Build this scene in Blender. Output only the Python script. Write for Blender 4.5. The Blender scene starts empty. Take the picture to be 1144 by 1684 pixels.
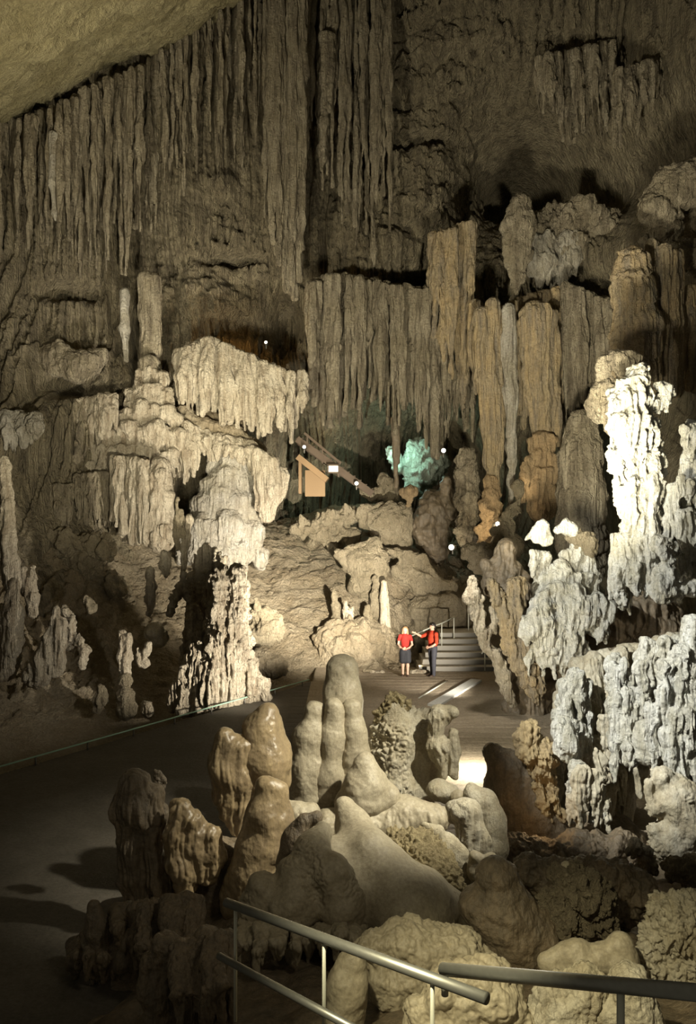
import bpy, math, random
import numpy as np

# ------------------------------------------------------------------ camera, world, lights
SC = bpy.context.scene
F = 1300.0                       # focal length in photo pixels
CX, CY = 572.0, 842.0
cam_d = bpy.data.cameras.new('camera'); cam = bpy.data.objects.new('camera', cam_d)
SC.collection.objects.link(cam); SC.camera = cam
cam.location = (0, 0, 0); cam.rotation_euler = (math.pi/2, 0, 0)
cam_d.sensor_fit = 'VERTICAL'; cam_d.sensor_height = 24.0; cam_d.lens = 24.0*F/1684.0
cam_d.clip_start = 0.05; cam_d.clip_end = 300
SC.view_settings.view_transform = 'Standard'; SC.view_settings.look = 'None'
SC.view_settings.gamma = 1.0; SC.view_settings.use_curve_mapping = False
SC.view_settings.exposure = 0.0

def P(px, py, Y):
    return np.array([(px-CX)/F*Y, Y, (CY-py)/F*Y])

W = bpy.data.worlds.new('cave_air'); SC.world = W; W.use_nodes = True
W.node_tree.nodes['Background'].inputs[0].default_value = (1.0, 0.90, 0.66, 1)
W.node_tree.nodes['Background'].inputs[1].default_value = 0.075

def lamp(kind, loc, energy, color, aim=None, size=0.3, spot=60, blend=0.6, name='cave_or_fill_lamp'):
    d = bpy.data.lights.new(name, kind); d.energy = energy; d.color = color
    if kind == 'AREA': d.shape = 'DISK'; d.size = size
    else: d.shadow_soft_size = size
    if kind == 'SPOT': d.spot_size = math.radians(spot); d.spot_blend = blend
    o = bpy.data.objects.new(name, d); SC.collection.objects.link(o); o.location = loc
    if aim is not None:
        from mathutils import Vector
        v = Vector(tuple(aim)) - Vector(tuple(loc)); o.rotation_euler = v.to_track_quat('-Z', 'Y').to_euler()
    return o

WARM = (1.0, 0.92, 0.70); COOL = (1.0, 1.0, 0.92)
# unseen hall floods as fill: low warm wash over the great wall, and one up to the ceiling
lamp('SPOT', (-9, 13, 1.0), 12000, WARM, P(600, 280, 35), 0.5, 80, 1.0)
lamp('SPOT', (-3, 14, -1.0), 8500, WARM, P(160, 520, 32), 0.5, 66, 1.0)
lamp('SPOT', (3, 13, -1), 12500, WARM, P(920, 500, 32), 0.5, 68, 1.0)
lamp('SPOT', (-6, 20, 2), 4600, (1, .88, .60), P(60, -40, 22), 0.6, 90, 1.0)
lamp('SPOT', (3, 13, 1.5), 2600, WARM, P(1075, 490, 24.5), 0.3, 38, 1.0)  # added spot, brightens the fluted columns by the right edge
# floodlights low on the platform: people, stairs, back slope and bright left cluster
lamp('SPOT', (4.05, 21.6, -4.85), 2600, (1, .92, .78), P(610, 965, 28), 0.05, 76, 0.8)
lamp('SPOT', (-0.1, 19.5, -4.5), 3000, (1, .92, .78), P(340, 1020, 23), 0.06, 70, 0.7)
lamp('SPOT', (0.6, 20.5, -4.3), 8000, (1, .92, .76), P(330, 790, 31), 0.1, 66, 0.9)
lamp('SPOT', (1.3, 17.5, -2.6), 26000, (1, .92, .76), P(525, 945, 31), 0.08, 42, 0.9)  # added fill, brightens the mud slope and rock bank
lamp('SPOT', (-3.2, 17.5, -3.2), 420, (1, .94, .82), P(70, 1040, 21), 0.1, 70, 0.9)
# cold spots on the right hand formations
lamp('SPOT', (-5.0, 10.5, 2.4), 10000, COOL, P(950, 950, 19), 0.10, 38, 0.9)
lamp('SPOT', (-1.6, 7.2, 2.2), 7500, COOL, P(1060, 1140, 12), 0.08, 32, 0.7)
# foreground
lamp('SPOT', (4.2, 8.2, 2.2), 5000, (1, .94, .76), P(580, 1290, 11), 0.12, 38, 0.9)
lamp('SPOT', (2.8, 20.0, -0.5), 420, (1, .93, .80), P(720, 1165, 21.5), 0.1, 70, 0.9)  # added downlight, only to brighten the paved floor
lamp('SPOT', (-0.6, 2.6, 0.8), 1400, (1, .90, .58), P(860, 1680, 5.4), 0.08, 40, 0.9)
lamp('SPOT', (1.5, 5, 0.5), 130, (1, .88, .64), P(300, 1420, 10), 0.3, 60, 1)
# lamps tucked into the rock
lamp('SPOT', P(390, 800, 24.5), 2400, (1, .93, .70), P(390, 640, 31.5), 0.2, 70, 1)
lamp('POINT', P(398, 552, 33.2), 50, (1, .55, .18), size=.1)
lamp('POINT', P(655, 748, 38.2), 150, (.55, 1, .84), size=.1)
lamp('POINT', P(630, 756, 38.7), 40, (.7, 1, .9), size=.05)
lamp('POINT', P(512, 775, 32.2), 3.5, (1, .66, .34), size=.1)
lamp('POINT', P(560, 730, 38), 60, (1, .78, .5), size=.1)  # added weak warm fill, turns the cave mouth brown
lamp('POINT', P(790, 868, 28.8), 40, (1, .80, .52), size=.1)
lamp('POINT', P(858, 800, 28.6), 8, (1, .80, .52), size=.1)
lamp('POINT', P(742, 905, 30.2), 25, (1, .85, .6), size=.1)
lamp('POINT', P(780, 1222, 16.4), 200, (1, .93, .75), size=.1)
lamp('SPOT', P(780, 1222, 16.4), 500, (1, .90, .66), P(835, 1040, 20), 0.06, 60, .8)
lamp('POINT', P(690, 1095, 26.9), 10, (1, .80, .5), size=.05)
lamp('POINT', P(890, 1342, 11.85), 4, (1, .66, .32), size=.04)


# ------------------------------------------------------------------ noise
_rs = np.random.RandomState(7)
_perm = np.concatenate([_rs.permutation(256)]*3).astype(np.int32)
_g = _rs.normal(size=(256, 3)); _g /= np.linalg.norm(_g, axis=1)[:, None]; _g = _g.astype(np.float32)
def perlin(x, y, z):
    x = np.asarray(x, np.float32); y = np.asarray(y, np.float32); z = np.asarray(z, np.float32)
    xi = np.floor(x).astype(np.int32); yi = np.floor(y).astype(np.int32); zi = np.floor(z).astype(np.int32)
    xf = x-xi; yf = y-yi; zf = z-zi
    u = xf*xf*xf*(xf*(xf*6-15)+10); v = yf*yf*yf*(yf*(yf*6-15)+10); w = zf*zf*zf*(zf*(zf*6-15)+10)
    X = xi & 255; Y = yi & 255; Z = zi & 255
    def gr(a, b, c):
        h = _perm[_perm[_perm[(X+a) & 255] + ((Y+b) & 255)] + ((Z+c) & 255)]
        q = _g[h]
        return q[..., 0]*(xf-a) + q[..., 1]*(yf-b) + q[..., 2]*(zf-c)
    def L(a, b, t): return a + t*(b-a)
    return 1.5*L(L(L(gr(0,0,0), gr(1,0,0), u), L(gr(0,1,0), gr(1,1,0), u), v),
             L(L(gr(0,0,1), gr(1,0,1), u), L(gr(0,1,1), gr(1,1,1), u), v), w)
def fbm(x, y, z, o=4, g=0.5):
    s = 0; a = 1.0
    for i in range(o):
        s = s + a*perlin(x*2**i+i*17.3, y*2**i-i*9.1, z*2**i+i*5.7); a *= g
    return s
def billow(x, y, z, o=2, g=0.5):
    s = 0; a = 1.0
    for i in range(o):
        s = s + a*(np.abs(perlin(x*2**i+i*3.3, y*2**i+i*7.7, z*2**i))*2-0.5); a *= g
    return s

# ------------------------------------------------------------------ materials
MATS = {}
def rock(name, c1, c2, c3, s=1.0, bump=0.5, rough=0.8, streak=0.5, dist=None, spec=0.3, fleck=None):
    m = bpy.data.materials.new(name); m.use_nodes = True; nt = m.node_tree; N = nt.nodes; Lk = nt.links
    b = N['Principled BSDF']; b.inputs['Roughness'].default_value = rough; b.inputs['Specular IOR Level'].default_value = spec
    tc = N.new('ShaderNodeNewGeometry')
    def noise(scale, detail, rough_=0.6, vec=None, dim=None):
        n = N.new('ShaderNodeTexNoise'); n.inputs['Scale'].default_value = scale; n.inputs['Detail'].default_value = detail
        n.inputs['Roughness'].default_value = rough_; Lk.new(vec or tc.outputs['Position'], n.inputs['Vector']); return n
    mp = N.new('ShaderNodeMapping'); mp.inputs['Scale'].default_value = (1, 1, 0.12); Lk.new(tc.outputs['Position'], mp.inputs['Vector'])
    blot = noise(0.7*s, 5, 0.65); stk = noise(3.0*s, 5, 0.6, mp.outputs[0]); fine = noise(9*s, 6, 0.7)
    def ramp(src, a, b_, ca, cb):
        r = N.new('ShaderNodeValToRGB'); r.color_ramp.elements[0].position = a; r.color_ramp.elements[1].position = b_
        r.color_ramp.elements[0].color = (*ca, 1); r.color_ramp.elements[1].color = (*cb, 1); Lk.new(src, r.inputs[0]); return r
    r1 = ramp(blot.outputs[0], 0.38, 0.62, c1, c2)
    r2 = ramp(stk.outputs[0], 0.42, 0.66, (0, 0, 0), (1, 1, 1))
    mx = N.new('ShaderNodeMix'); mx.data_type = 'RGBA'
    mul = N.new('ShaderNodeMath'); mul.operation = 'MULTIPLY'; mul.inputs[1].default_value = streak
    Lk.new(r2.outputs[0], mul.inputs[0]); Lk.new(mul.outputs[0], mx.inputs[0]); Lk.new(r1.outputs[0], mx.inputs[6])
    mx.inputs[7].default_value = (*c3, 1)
    r3 = ramp(fine.outputs[0], 0.3, 0.7, (0.62, 0.62, 0.62), (1.2, 1.2, 1.2))
    mm = N.new('ShaderNodeMix'); mm.data_type = 'RGBA'; mm.blend_type = 'MULTIPLY'; mm.inputs[0].default_value = 0.8
    Lk.new(mx.outputs[2], mm.inputs[6]); Lk.new(r3.outputs[0], mm.inputs[7])
    Lk.new(mm.outputs[2], b.inputs['Base Color'])
    bp = N.new('ShaderNodeBump'); bp.inputs['Strength'].default_value = bump
    bp.inputs['Distance'].default_value = dist if dist else 0.12/s
    mp2 = N.new('ShaderNodeMapping'); mp2.inputs['Scale'].default_value = (1, 1, 0.05); Lk.new(tc.outputs['Position'], mp2.inputs['Vector'])
    def ridged(n, gain):
        a = N.new('ShaderNodeMath'); a.operation = 'SUBTRACT'; a.inputs[1].default_value = .5; Lk.new(n.outputs[0], a.inputs[0])
        c = N.new('ShaderNodeMath'); c.operation = 'ABSOLUTE'; Lk.new(a.outputs[0], c.inputs[0])
        e = N.new('ShaderNodeMath'); e.operation = 'MULTIPLY'; e.inputs[1].default_value = gain; Lk.new(c.outputs[0], e.inputs[0]); return e
    stk2 = ridged(noise(4.5*s, 4, 0.6, mp2.outputs[0]), 3.2*(.25+streak)); fin2 = noise(6*s, 8, 0.75); rid = ridged(noise(2.6*s, 5, 0.65), 2.2)
    s1 = N.new('ShaderNodeMath'); s1.operation = 'ADD'; Lk.new(stk2.outputs[0], s1.inputs[0]); Lk.new(fin2.outputs[0], s1.inputs[1])
    s2 = N.new('ShaderNodeMath'); s2.operation = 'ADD'; Lk.new(s1.outputs[0], s2.inputs[0]); Lk.new(rid.outputs[0], s2.inputs[1])
    Lk.new(s2.outputs[0], bp.inputs['Height']); Lk.new(bp.outputs[0], b.inputs['Normal'])
    MATS[name] = m; return m
def plain(name, col, rough=0.6, metal=0.0, emit=None, es=0.0):
    m = bpy.data.materials.new(name); m.use_nodes = True; b = m.node_tree.nodes['Principled BSDF']
    n = m.node_tree.nodes.new('ShaderNodeTexNoise'); n.inputs['Scale'].default_value = 30
    r = m.node_tree.nodes.new('ShaderNodeValToRGB')
    r.color_ramp.elements[0].color = (*[c*0.8 for c in col], 1); r.color_ramp.elements[1].color = (*[min(1, c*1.15) for c in col], 1)
    m.node_tree.links.new(n.outputs[0], r.inputs[0]); m.node_tree.links.new(r.outputs[0], b.inputs['Base Color'])
    b.inputs['Roughness'].default_value = rough; b.inputs['Metallic'].default_value = metal
    if emit: b.inputs['Emission Color'].default_value = (*emit, 1); b.inputs['Emission Strength'].default_value = es
    MATS[name] = m; return m

# ------------------------------------------------------------------ object helpers
def link_mesh(name, V, Fc, mat, parent=None, origin=None, smooth=True):
    V = np.asarray(V, np.float32)
    if origin is None:
        origin = np.array([V[:, 0].mean(), V[:, 1].mean(), V[:, 2].min()]) if parent is None else np.zeros(3)
    origin = np.asarray(origin, np.float32)
    if parent is not None: origin = np.array(parent['_o'], np.float32)
    me = bpy.data.meshes.new(name); Vl = V - origin
    if isinstance(Fc, np.ndarray):
        nf = len(Fc); k = Fc.shape[1]
        me.vertices.add(len(Vl)); me.vertices.foreach_set('co', Vl.ravel())
        me.loops.add(nf*k); me.loops.foreach_set('vertex_index', Fc.astype(np.int32).ravel())
        me.polygons.add(nf); me.polygons.foreach_set('loop_start', np.arange(0, nf*k, k, dtype=np.int32))
        me.polygons.foreach_set('loop_total', np.full(nf, k, np.int32))
        me.update(calc_edges=True); me.validate()
    else:
        me.from_pydata([tuple(map(float, v)) for v in Vl], [], Fc); me.update()
    me.polygons.foreach_set('use_smooth', np.full(len(me.polygons), smooth)); me.materials.append(mat)
    o = bpy.data.objects.new(name, me); SC.collection.objects.link(o)
    if parent is not None: o.parent = parent
    else: o.location = tuple(map(float, origin)); o['_o'] = [float(q) for q in origin]
    return o
def empty(name, loc):
    o = bpy.data.objects.new(name, None); SC.collection.objects.link(o); o.location = tuple(map(float, loc))
    o['_o'] = [float(q) for q in loc]; o.empty_display_size = 0.2; return o
def tag(o, label=None, cat=None, group=None, kind=None):
    if label: o['label'] = label
    if cat: o['category'] = cat
    if group: o['group'] = group
    if kind: o['kind'] = kind
    return o

# ------------------------------------------------------------------ smooth-union distance field -> mesh
def smin(a, b, k):
    h = np.clip(0.5+0.5*(b-a)/k, 0, 1); return b*(1-h)+a*h - k*h*(1-h)
def sdf_mesh(segs, vox, k, sq=None, pad=None):
    """segs: list of (a, b, ra, rb). returns V, quads of the zero surface"""
    A = np.array([np.minimum(a-ra, b-rb) for a, b, ra, rb in segs]); B = np.array([np.maximum(a+ra, b+rb) for a, b, ra, rb in segs])
    lo = A.min(0)-3*vox-k*0.3; hi = B.max(0)+3*vox+k*0.3
    n = np.ceil((hi-lo)/vox).astype(int)+1
    while n.prod() > 9e6: vox *= 1.15; n = np.ceil((hi-lo)/vox).astype(int)+1
    D = np.full(n, 3*vox+k, np.float32)
    ax = [lo[i]+vox*np.arange(n[i], dtype=np.float32) for i in range(3)]
    mrg = k+3*vox
    for a, b, ra, rb in segs:
        l = np.maximum(np.floor((np.minimum(a-ra, b-rb)-mrg-lo)/vox).astype(int), 0)
        h = np.minimum(np.ceil((np.maximum(a+ra, b+rb)+mrg-lo)/vox).astype(int)+1, n)
        X = ax[0][l[0]:h[0], None, None]; Y = ax[1][None, l[1]:h[1], None]; Z = ax[2][None, None, l[2]:h[2]]
        ab = (b-a).astype(np.float32); L2 = float(ab@ab)+1e-9
        t = np.clip(((X-a[0])*ab[0]+(Y-a[1])*ab[1]+(Z-a[2])*ab[2])/L2, 0, 1)
        d = np.sqrt((X-a[0]-t*ab[0])**2+(Y-a[1]-t*ab[1])**2+(Z-a[2]-t*ab[2])**2)-(ra+(rb-ra)*t)
        S = D[l[0]:h[0], l[1]:h[1], l[2]:h[2]]
        S[...] = smin(S, d.astype(np.float32), k)
    return nets(D, lo, vox)
def nets(D, lo, vox):
    n = D.shape; ins = D < 0
    c = ins[:-1, :-1, :-1].astype(np.int8)
    for dx in (0, 1):
        for dy in (0, 1):
            for dz in (0, 1):
                if dx+dy+dz: c = c + ins[dx:n[0]-1+dx, dy:n[1]-1+dy, dz:n[2]-1+dz]
    act = (c > 0) & (c < 8); idx = np.full(act.shape, -1, np.int32); cells = np.argwhere(act); idx[act] = np.arange(len(cells))
    acc = np.zeros((len(cells), 3), np.float64); cnt = np.zeros(len(cells))
    i, j, kk = cells.T; cor = [(a, b, c_) for a in (0, 1) for b in (0, 1) for c_ in (0, 1)]
    val = {q: D[i+q[0], j+q[1], kk+q[2]] for q in cor}
    for p in cor:
        for axn in range(3):
            if p[axn] == 0:
                q = list(p); q[axn] = 1; q = tuple(q); va, vb = val[p], val[q]; m = (va < 0) != (vb < 0)
                t = np.where(m, va/np.where(m, va-vb, 1), 0)
                w = np.tile(np.array(p, float), (len(cells), 1)); w[:, axn] += t
                acc[m] += w[m]; cnt[m] += 1
    V = (cells + acc/cnt[:, None])*vox + lo
    faces = []
    for axn in range(3):
        o1, o2 = [(1, 2), (2, 0), (0, 1)][axn]
        sl0 = [slice(None)]*3; sl1 = [slice(None)]*3; sl0[axn] = slice(0, -1); sl1[axn] = slice(1, None)
        a_, b_ = ins[tuple(sl0)], ins[tuple(sl1)]; ed = np.argwhere(a_ != b_)
        ed = ed[(ed[:, o1] > 0) & (ed[:, o2] > 0) & (ed[:, o1] < n[o1]-1) & (ed[:, o2] < n[o2]-1)]
        if not len(ed): continue
        sgn = a_[tuple(ed.T)]
        def cell(d1, d2):
            e = ed.copy(); e[:, o1] -= d1; e[:, o2] -= d2; return idx[tuple(e.T)]
        q = np.stack([cell(1, 1), cell(0, 1), cell(0, 0), cell(1, 0)], 1)
        q[~sgn] = q[~sgn][:, ::-1]; faces.append(q)
    return V, np.concatenate(faces)
def normals(V, Fq):
    a, b, c, d = (V[Fq[:, i]] for i in range(4)); fn = np.cross(c-a, d-b); N = np.zeros_like(V)
    for i in range(4): np.add.at(N, Fq[:, i], fn)
    return N/(np.linalg.norm(N, axis=1)[:, None]+1e-9)

def displace(V, Fq, s, d):
    """s metres per pixel; d: fl/bu/ti/pc = (amplitude px, wavelength px)"""
    N = normals(V, Fq); x, y, z = V.T; D = np.zeros(len(V)); vs = d.get('vs', 1.0)
    if 'wa' in d:
        a, w = d['wa']; q = 1/(w*s)
        ox = perlin(x*q, y*q, z*q*vs+50); V = V + np.stack([ox, perlin(x*q+9, y*q, z*q*vs), 0.4*perlin(x*q, y*q+31, z*q)], 1)*(a*s); x, y, z = V.T
    if 'fl' in d:
        a, w = d['fl']; q = 1/(w*s*1.3); wz = 0.6*perlin(x*q*.2, y*q*.2, z*q*.25)
        hor = 1-np.abs(N[:, 2])**2
        D = D + a*s*billow(x*q+wz, y*q, z*q*0.07, 2, 0.55)*hor
    if 'bu' in d:
        a, w = d['bu']; q = 1/(w*s*1.3); D = D + a*s*fbm(x*q, y*q, z*q*vs, 4)
    if 'lu' in d:
        a, w = d['lu']; q = 1/(w*s*1.3); D = D + a*s*billow(x*q, y*q, z*q*.6, 3)
    if 'ti' in d:
        a, w = d['ti']; q = 1/(w*s*1.3); wv = 0.5*fbm(x*q*.4, y*q*.4, z*q*.1, 2)
        zz = (z*q*0.8 + wv); fr = zz-np.floor(zz); D = D + a*s*((1-fr)**0.6-0.5)*(0.5+perlin(x*q*.5, y*q*.5, np.floor(zz)*3.7))
    if 'pc' in d:
        a, w, th = d['pc']; q = 1/(w*s*1.3); m = np.clip((fbm(x*q*.12, y*q*.12, z*q*.12, 2)-th)*4, 0, 1)
        D = D + a*s*m*(billow(x*q, y*q, z*q, 2))
    return V + N*D[:, None]

R = random.Random(11)
def form(name, label, cat, Y, chains, mat, k=8, vox=1.6, group=None, parent=None, root=None, **d):
    """a rock form traced as tapering limbs; radii, k and displacement in photo pixels at distance Y"""
    s = Y/F; segs = []
    for ch in chains:
        pts = []
        for c in ch:
            dy = c[3] if len(c) > 3 else 0.0
            YY = Y+dy; pts.append((P(c[0], c[1], YY), c[2]*YY/F))
        if len(pts) == 1: pts.append((pts[0][0]+np.array([0, 0, 1e-3]), pts[0][1]))
        for (a, ra), (b, rb) in zip(pts[:-1], pts[1:]): segs.append((a, b, ra, rb))
    V, Q = sdf_mesh(segs, vox*s, max(k*s, 1e-3))
    V = displace(V, Q, s, d)
    o = link_mesh(name, V, Q, MATS[mat], parent=parent)
    if parent is None: tag(o, label, cat, group)
    elif label: o['label'] = label
    return o
def interp(pts, x):
    xs = [p[0] for p in pts]; return float(np.interp(x, xs, [p[1] for p in pts]))
def tiers(name, label, Y, levels, mat, core=(), seed=1, k=5, vox=1.7, cat='flowstone', **d):
    """stepped flowstone: each level (xl, xr, y, drop, r, dY) is a rounded lip with a row of drips"""
    rr = random.Random(seed); chains = list(core)
    for xl, xr, y, drop, r, dy in levels:
        n = max(2, int((xr-xl)/(r*1.15)))
        for i in range(n):
            x = xl+(xr-xl)*(i+.5+rr.uniform(-.35, .35))/n; e = abs(2*(x-xl)/(xr-xl)-1)**2
            yy = y+rr.uniform(-.35, .35)*r*2+e*drop*.35; L = drop*rr.uniform(.45, 1.25); q = r*rr.uniform(.7, 1.25); dd = dy+e*r*.02*Y*.05+rr.uniform(-.1, .1)*Y/30
            chains.append([(x, yy, q, dd), (x+rr.uniform(-2, 2), yy+L*.5, q*.75, dd), (x+rr.uniform(-3, 3), yy+L, q*.3, dd)])
    return form(name, label, cat, Y, chains, mat, k=k, vox=vox, **d)
def spires(x0, x1, top, bot, n, r, seed, dep=.4, lean=0):
    """chains of small upright stalagmites fused at the foot"""
    rr = random.Random(seed); out = []
    for i in range(n):
        x = x0+(x1-x0)*(i+.5+rr.uniform(-.4, .4))/n; yt = interp(top, x)+rr.uniform(0, 1)**2*40; yb = interp(bot, x); q = r*rr.uniform(.7, 1.3); dy = rr.uniform(-dep, dep)
        out.append([(x, yt, q*.5, dy), (x+rr.uniform(-2, 2), yt+(yb-yt)*.3, q*.9, dy), (x+lean, yb, q*1.5, dy)])
    return out
def curtain(name, label, cat, Y, xl, xr, top, bot, mat, n=14, r=(12, 4), jit=25, dep=0.5, seed=1, k=6, vox=1.7, lean=0, group=None, **d):
    n = int(n*1.6); r = (r[0]*.72, r[1]*.7); k = k*.6
    d = dict(d); d['fl'] = (3.8, 6); d.setdefault('vs', .28)
    """a row of fused hanging drapes: top and bottom are pixel profiles"""
    rr = random.Random(seed); chains = []
    for i in range(n):
        x = xl+(xr-xl)*(i+0.5+rr.uniform(-.3, .3))/n
        yt = interp(top, x); yb = interp(bot, x)+rr.uniform(-jit, jit)
        yb = max(yb, yt+15); ra = r[0]*rr.uniform(.75, 1.3); dy = rr.uniform(-dep, dep)
        xm = x+rr.uniform(-3, 3)+lean*.5
        chains.append([(x, yt, ra, dy+.3), (xm, yt*.5+yb*.5, ra*.85, dy), (xm+rr.uniform(-3, 3)+lean*.5, yb, r[1]*rr.uniform(.6, 1.3), dy)])
    return form(name, label, cat, Y, chains, mat, k=k, vox=vox, group=group, **d)

def rbf(ctrl, pts, smooth=1e-3):
    C = np.array([c[:2] for c in ctrl], float); v = np.array([c[2] for c in ctrl], float); n = len(C)
    def phi(r2): return 0.5*r2*np.log(r2+1e-9)
    K = phi(((C[:, None]-C[None])**2).sum(-1)) + smooth*np.eye(n); Pm = np.hstack([np.ones((n, 1)), C])
    M = np.block([[K, Pm], [Pm.T, np.zeros((3, 3))]]); w = np.linalg.solve(M, np.concatenate([v, np.zeros(3)]))
    out = np.zeros(len(pts))
    for s0 in range(0, len(pts), 40000):
        q = pts[s0:s0+40000]; out[s0:s0+40000] = phi(((q[:, None]-C[None])**2).sum(-1))@w[:n] + w[n] + q@w[n+1:]
    return out
def grid_faces(nu, nv, flip=False):
    i, j = np.meshgrid(np.arange(nu-1), np.arange(nv-1), indexing='ij'); a = (i*nv+j).ravel()
    q = np.stack([a, a+nv, a+nv+1, a+1], 1); return q[:, ::-1] if flip else q

def box(V, Fc, c, h, M=None):
    """append a box, centre c and half sizes h"""
    b = len(V); cs = [(-1,-1,-1),(1,-1,-1),(1,1,-1),(-1,1,-1),(-1,-1,1),(1,-1,1),(1,1,1),(-1,1,1)]
    for q in cs:
        p = np.array([q[i]*h[i] for i in range(3)]); p = (M@p if M is not None else p)+np.array(c); V.append(p)
    for f in [(0,3,2,1),(4,5,6,7),(0,1,5,4),(1,2,6,5),(2,3,7,6),(3,0,4,7)]: Fc.append(tuple(b+i for i in f))
def tube(V, Fc, pts, r, n=12):
    pts = [np.array(p, float) for p in pts]; b0 = len(V)
    for i, p in enumerate(pts):
        t = (pts[min(i+1, len(pts)-1)]-pts[max(i-1, 0)]); t /= np.linalg.norm(t)+1e-9
        u = np.cross(t, [0, 0, 1.0]);
        if np.linalg.norm(u) < 1e-3: u = np.array([1.0, 0, 0])
        u /= np.linalg.norm(u); w = np.cross(u, t)
        for a in range(n): V.append(p+r*(math.cos(2*math.pi*a/n)*u+math.sin(2*math.pi*a/n)*w))
    for i in range(len(pts)-1):
        for a in range(n):
            c = b0+i*n; Fc.append((c+a, c+n+a, c+n+(a+1) % n, c+(a+1) % n))
    Fc.append(tuple(b0+a for a in range(n))); Fc.append(tuple(b0+(len(pts)-1)*n+a for a in reversed(range(n))))
def part(name, parent, mat, boxes=(), tubes=(), n=12, label=None):
    V = []; Fc = []
    for bb in boxes: box(V, Fc, *bb)
    for t in tubes: tube(V, Fc, t[0], t[1], n)
    o = link_mesh(name, np.array(V), Fc, MATS[mat], parent=parent, smooth=bool(tubes) and not boxes)
    if label: o['label'] = label
    return o
# ------------------------------------------------------------------ materials used
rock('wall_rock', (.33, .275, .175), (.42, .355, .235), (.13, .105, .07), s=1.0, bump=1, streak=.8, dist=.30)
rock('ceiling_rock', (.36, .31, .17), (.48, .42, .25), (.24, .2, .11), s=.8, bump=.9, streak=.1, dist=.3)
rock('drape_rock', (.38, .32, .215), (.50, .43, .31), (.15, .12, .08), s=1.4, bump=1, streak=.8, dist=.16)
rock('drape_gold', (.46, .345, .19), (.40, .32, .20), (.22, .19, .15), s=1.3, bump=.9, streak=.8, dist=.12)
rock('orange_lit_rock', (.47, .33, .18), (.38, .28, .16), (.18, .13, .08), s=2.0, bump=.9, streak=.5, dist=.08)  # orange lamplight put into the rock colour
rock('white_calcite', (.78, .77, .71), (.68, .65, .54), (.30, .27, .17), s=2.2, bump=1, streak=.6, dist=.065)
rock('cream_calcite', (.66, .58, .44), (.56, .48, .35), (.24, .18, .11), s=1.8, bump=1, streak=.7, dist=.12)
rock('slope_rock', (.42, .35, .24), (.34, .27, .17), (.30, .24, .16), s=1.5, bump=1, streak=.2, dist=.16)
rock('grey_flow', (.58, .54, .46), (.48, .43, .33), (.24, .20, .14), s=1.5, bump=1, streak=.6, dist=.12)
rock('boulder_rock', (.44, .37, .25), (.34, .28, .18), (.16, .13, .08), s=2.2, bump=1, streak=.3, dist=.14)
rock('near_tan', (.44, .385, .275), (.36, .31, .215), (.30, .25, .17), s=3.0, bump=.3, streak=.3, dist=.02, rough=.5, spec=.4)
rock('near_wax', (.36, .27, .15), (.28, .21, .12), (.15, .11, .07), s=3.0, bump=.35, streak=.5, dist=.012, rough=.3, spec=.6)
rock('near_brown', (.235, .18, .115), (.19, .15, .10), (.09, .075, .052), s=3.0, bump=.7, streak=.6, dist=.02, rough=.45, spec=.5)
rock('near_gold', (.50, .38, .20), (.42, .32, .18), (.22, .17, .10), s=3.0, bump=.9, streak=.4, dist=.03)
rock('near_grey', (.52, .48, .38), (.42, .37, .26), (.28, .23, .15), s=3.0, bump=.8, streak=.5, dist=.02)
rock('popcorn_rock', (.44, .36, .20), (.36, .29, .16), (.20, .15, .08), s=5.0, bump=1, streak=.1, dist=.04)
rock('teal_lit_rock', (.44, .50, .42), (.38, .42, .34), (.22, .22, .17), s=1.6, bump=.9, streak=.2, dist=.15)  # green cast of the lamp mixed into this rock's colour
plain('steel', (.34, .34, .31), .42, .7); plain('pale_steel', (.66, .66, .56), .5, .3); plain('dark_iron_or_shade', (.13, .12, .10), .5, .6)  # the dark iron is also the shade colour on the step fronts
plain('green_lit_rail', (.36, .55, .42), .5, .2)  # green light along the rail painted into its metal
plain('kerb', (.70, .70, .66), .7); plain('step_stone', (.44, .40, .33), .8)
plain('skin', (.50, .31, .22), .6); plain('red_cloth', (.38, .018, .012), .9); plain('orange_cloth', (.46, .04, .012), .9)
plain('black_cloth', (.02, .02, .024), .8); plain('navy_cloth', (.035, .035, .045), .8)
plain('blond_hair', (.26, .15, .07), .6); plain('dark_hair', (.02, .015, .012), .5); plain('shoe', (.05, .03, .02), .5)
plain('wood', (.085, .055, .03), .7); plain('orange_lit_board', (.20, .125, .055), .7)  # board colour carries the orange light, darkened against the flood
plain('lens', (.9, .85, .7), .3, 0, (1, .93, .75), 6.0); plain('panel_light', (.8, .75, .6), .3, 0, (1, .9, .65), .55)
plain('pink_glow_stone', (.62, .28, .2), .7)  # reddish glow at the feet put into the stone colour

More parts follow.
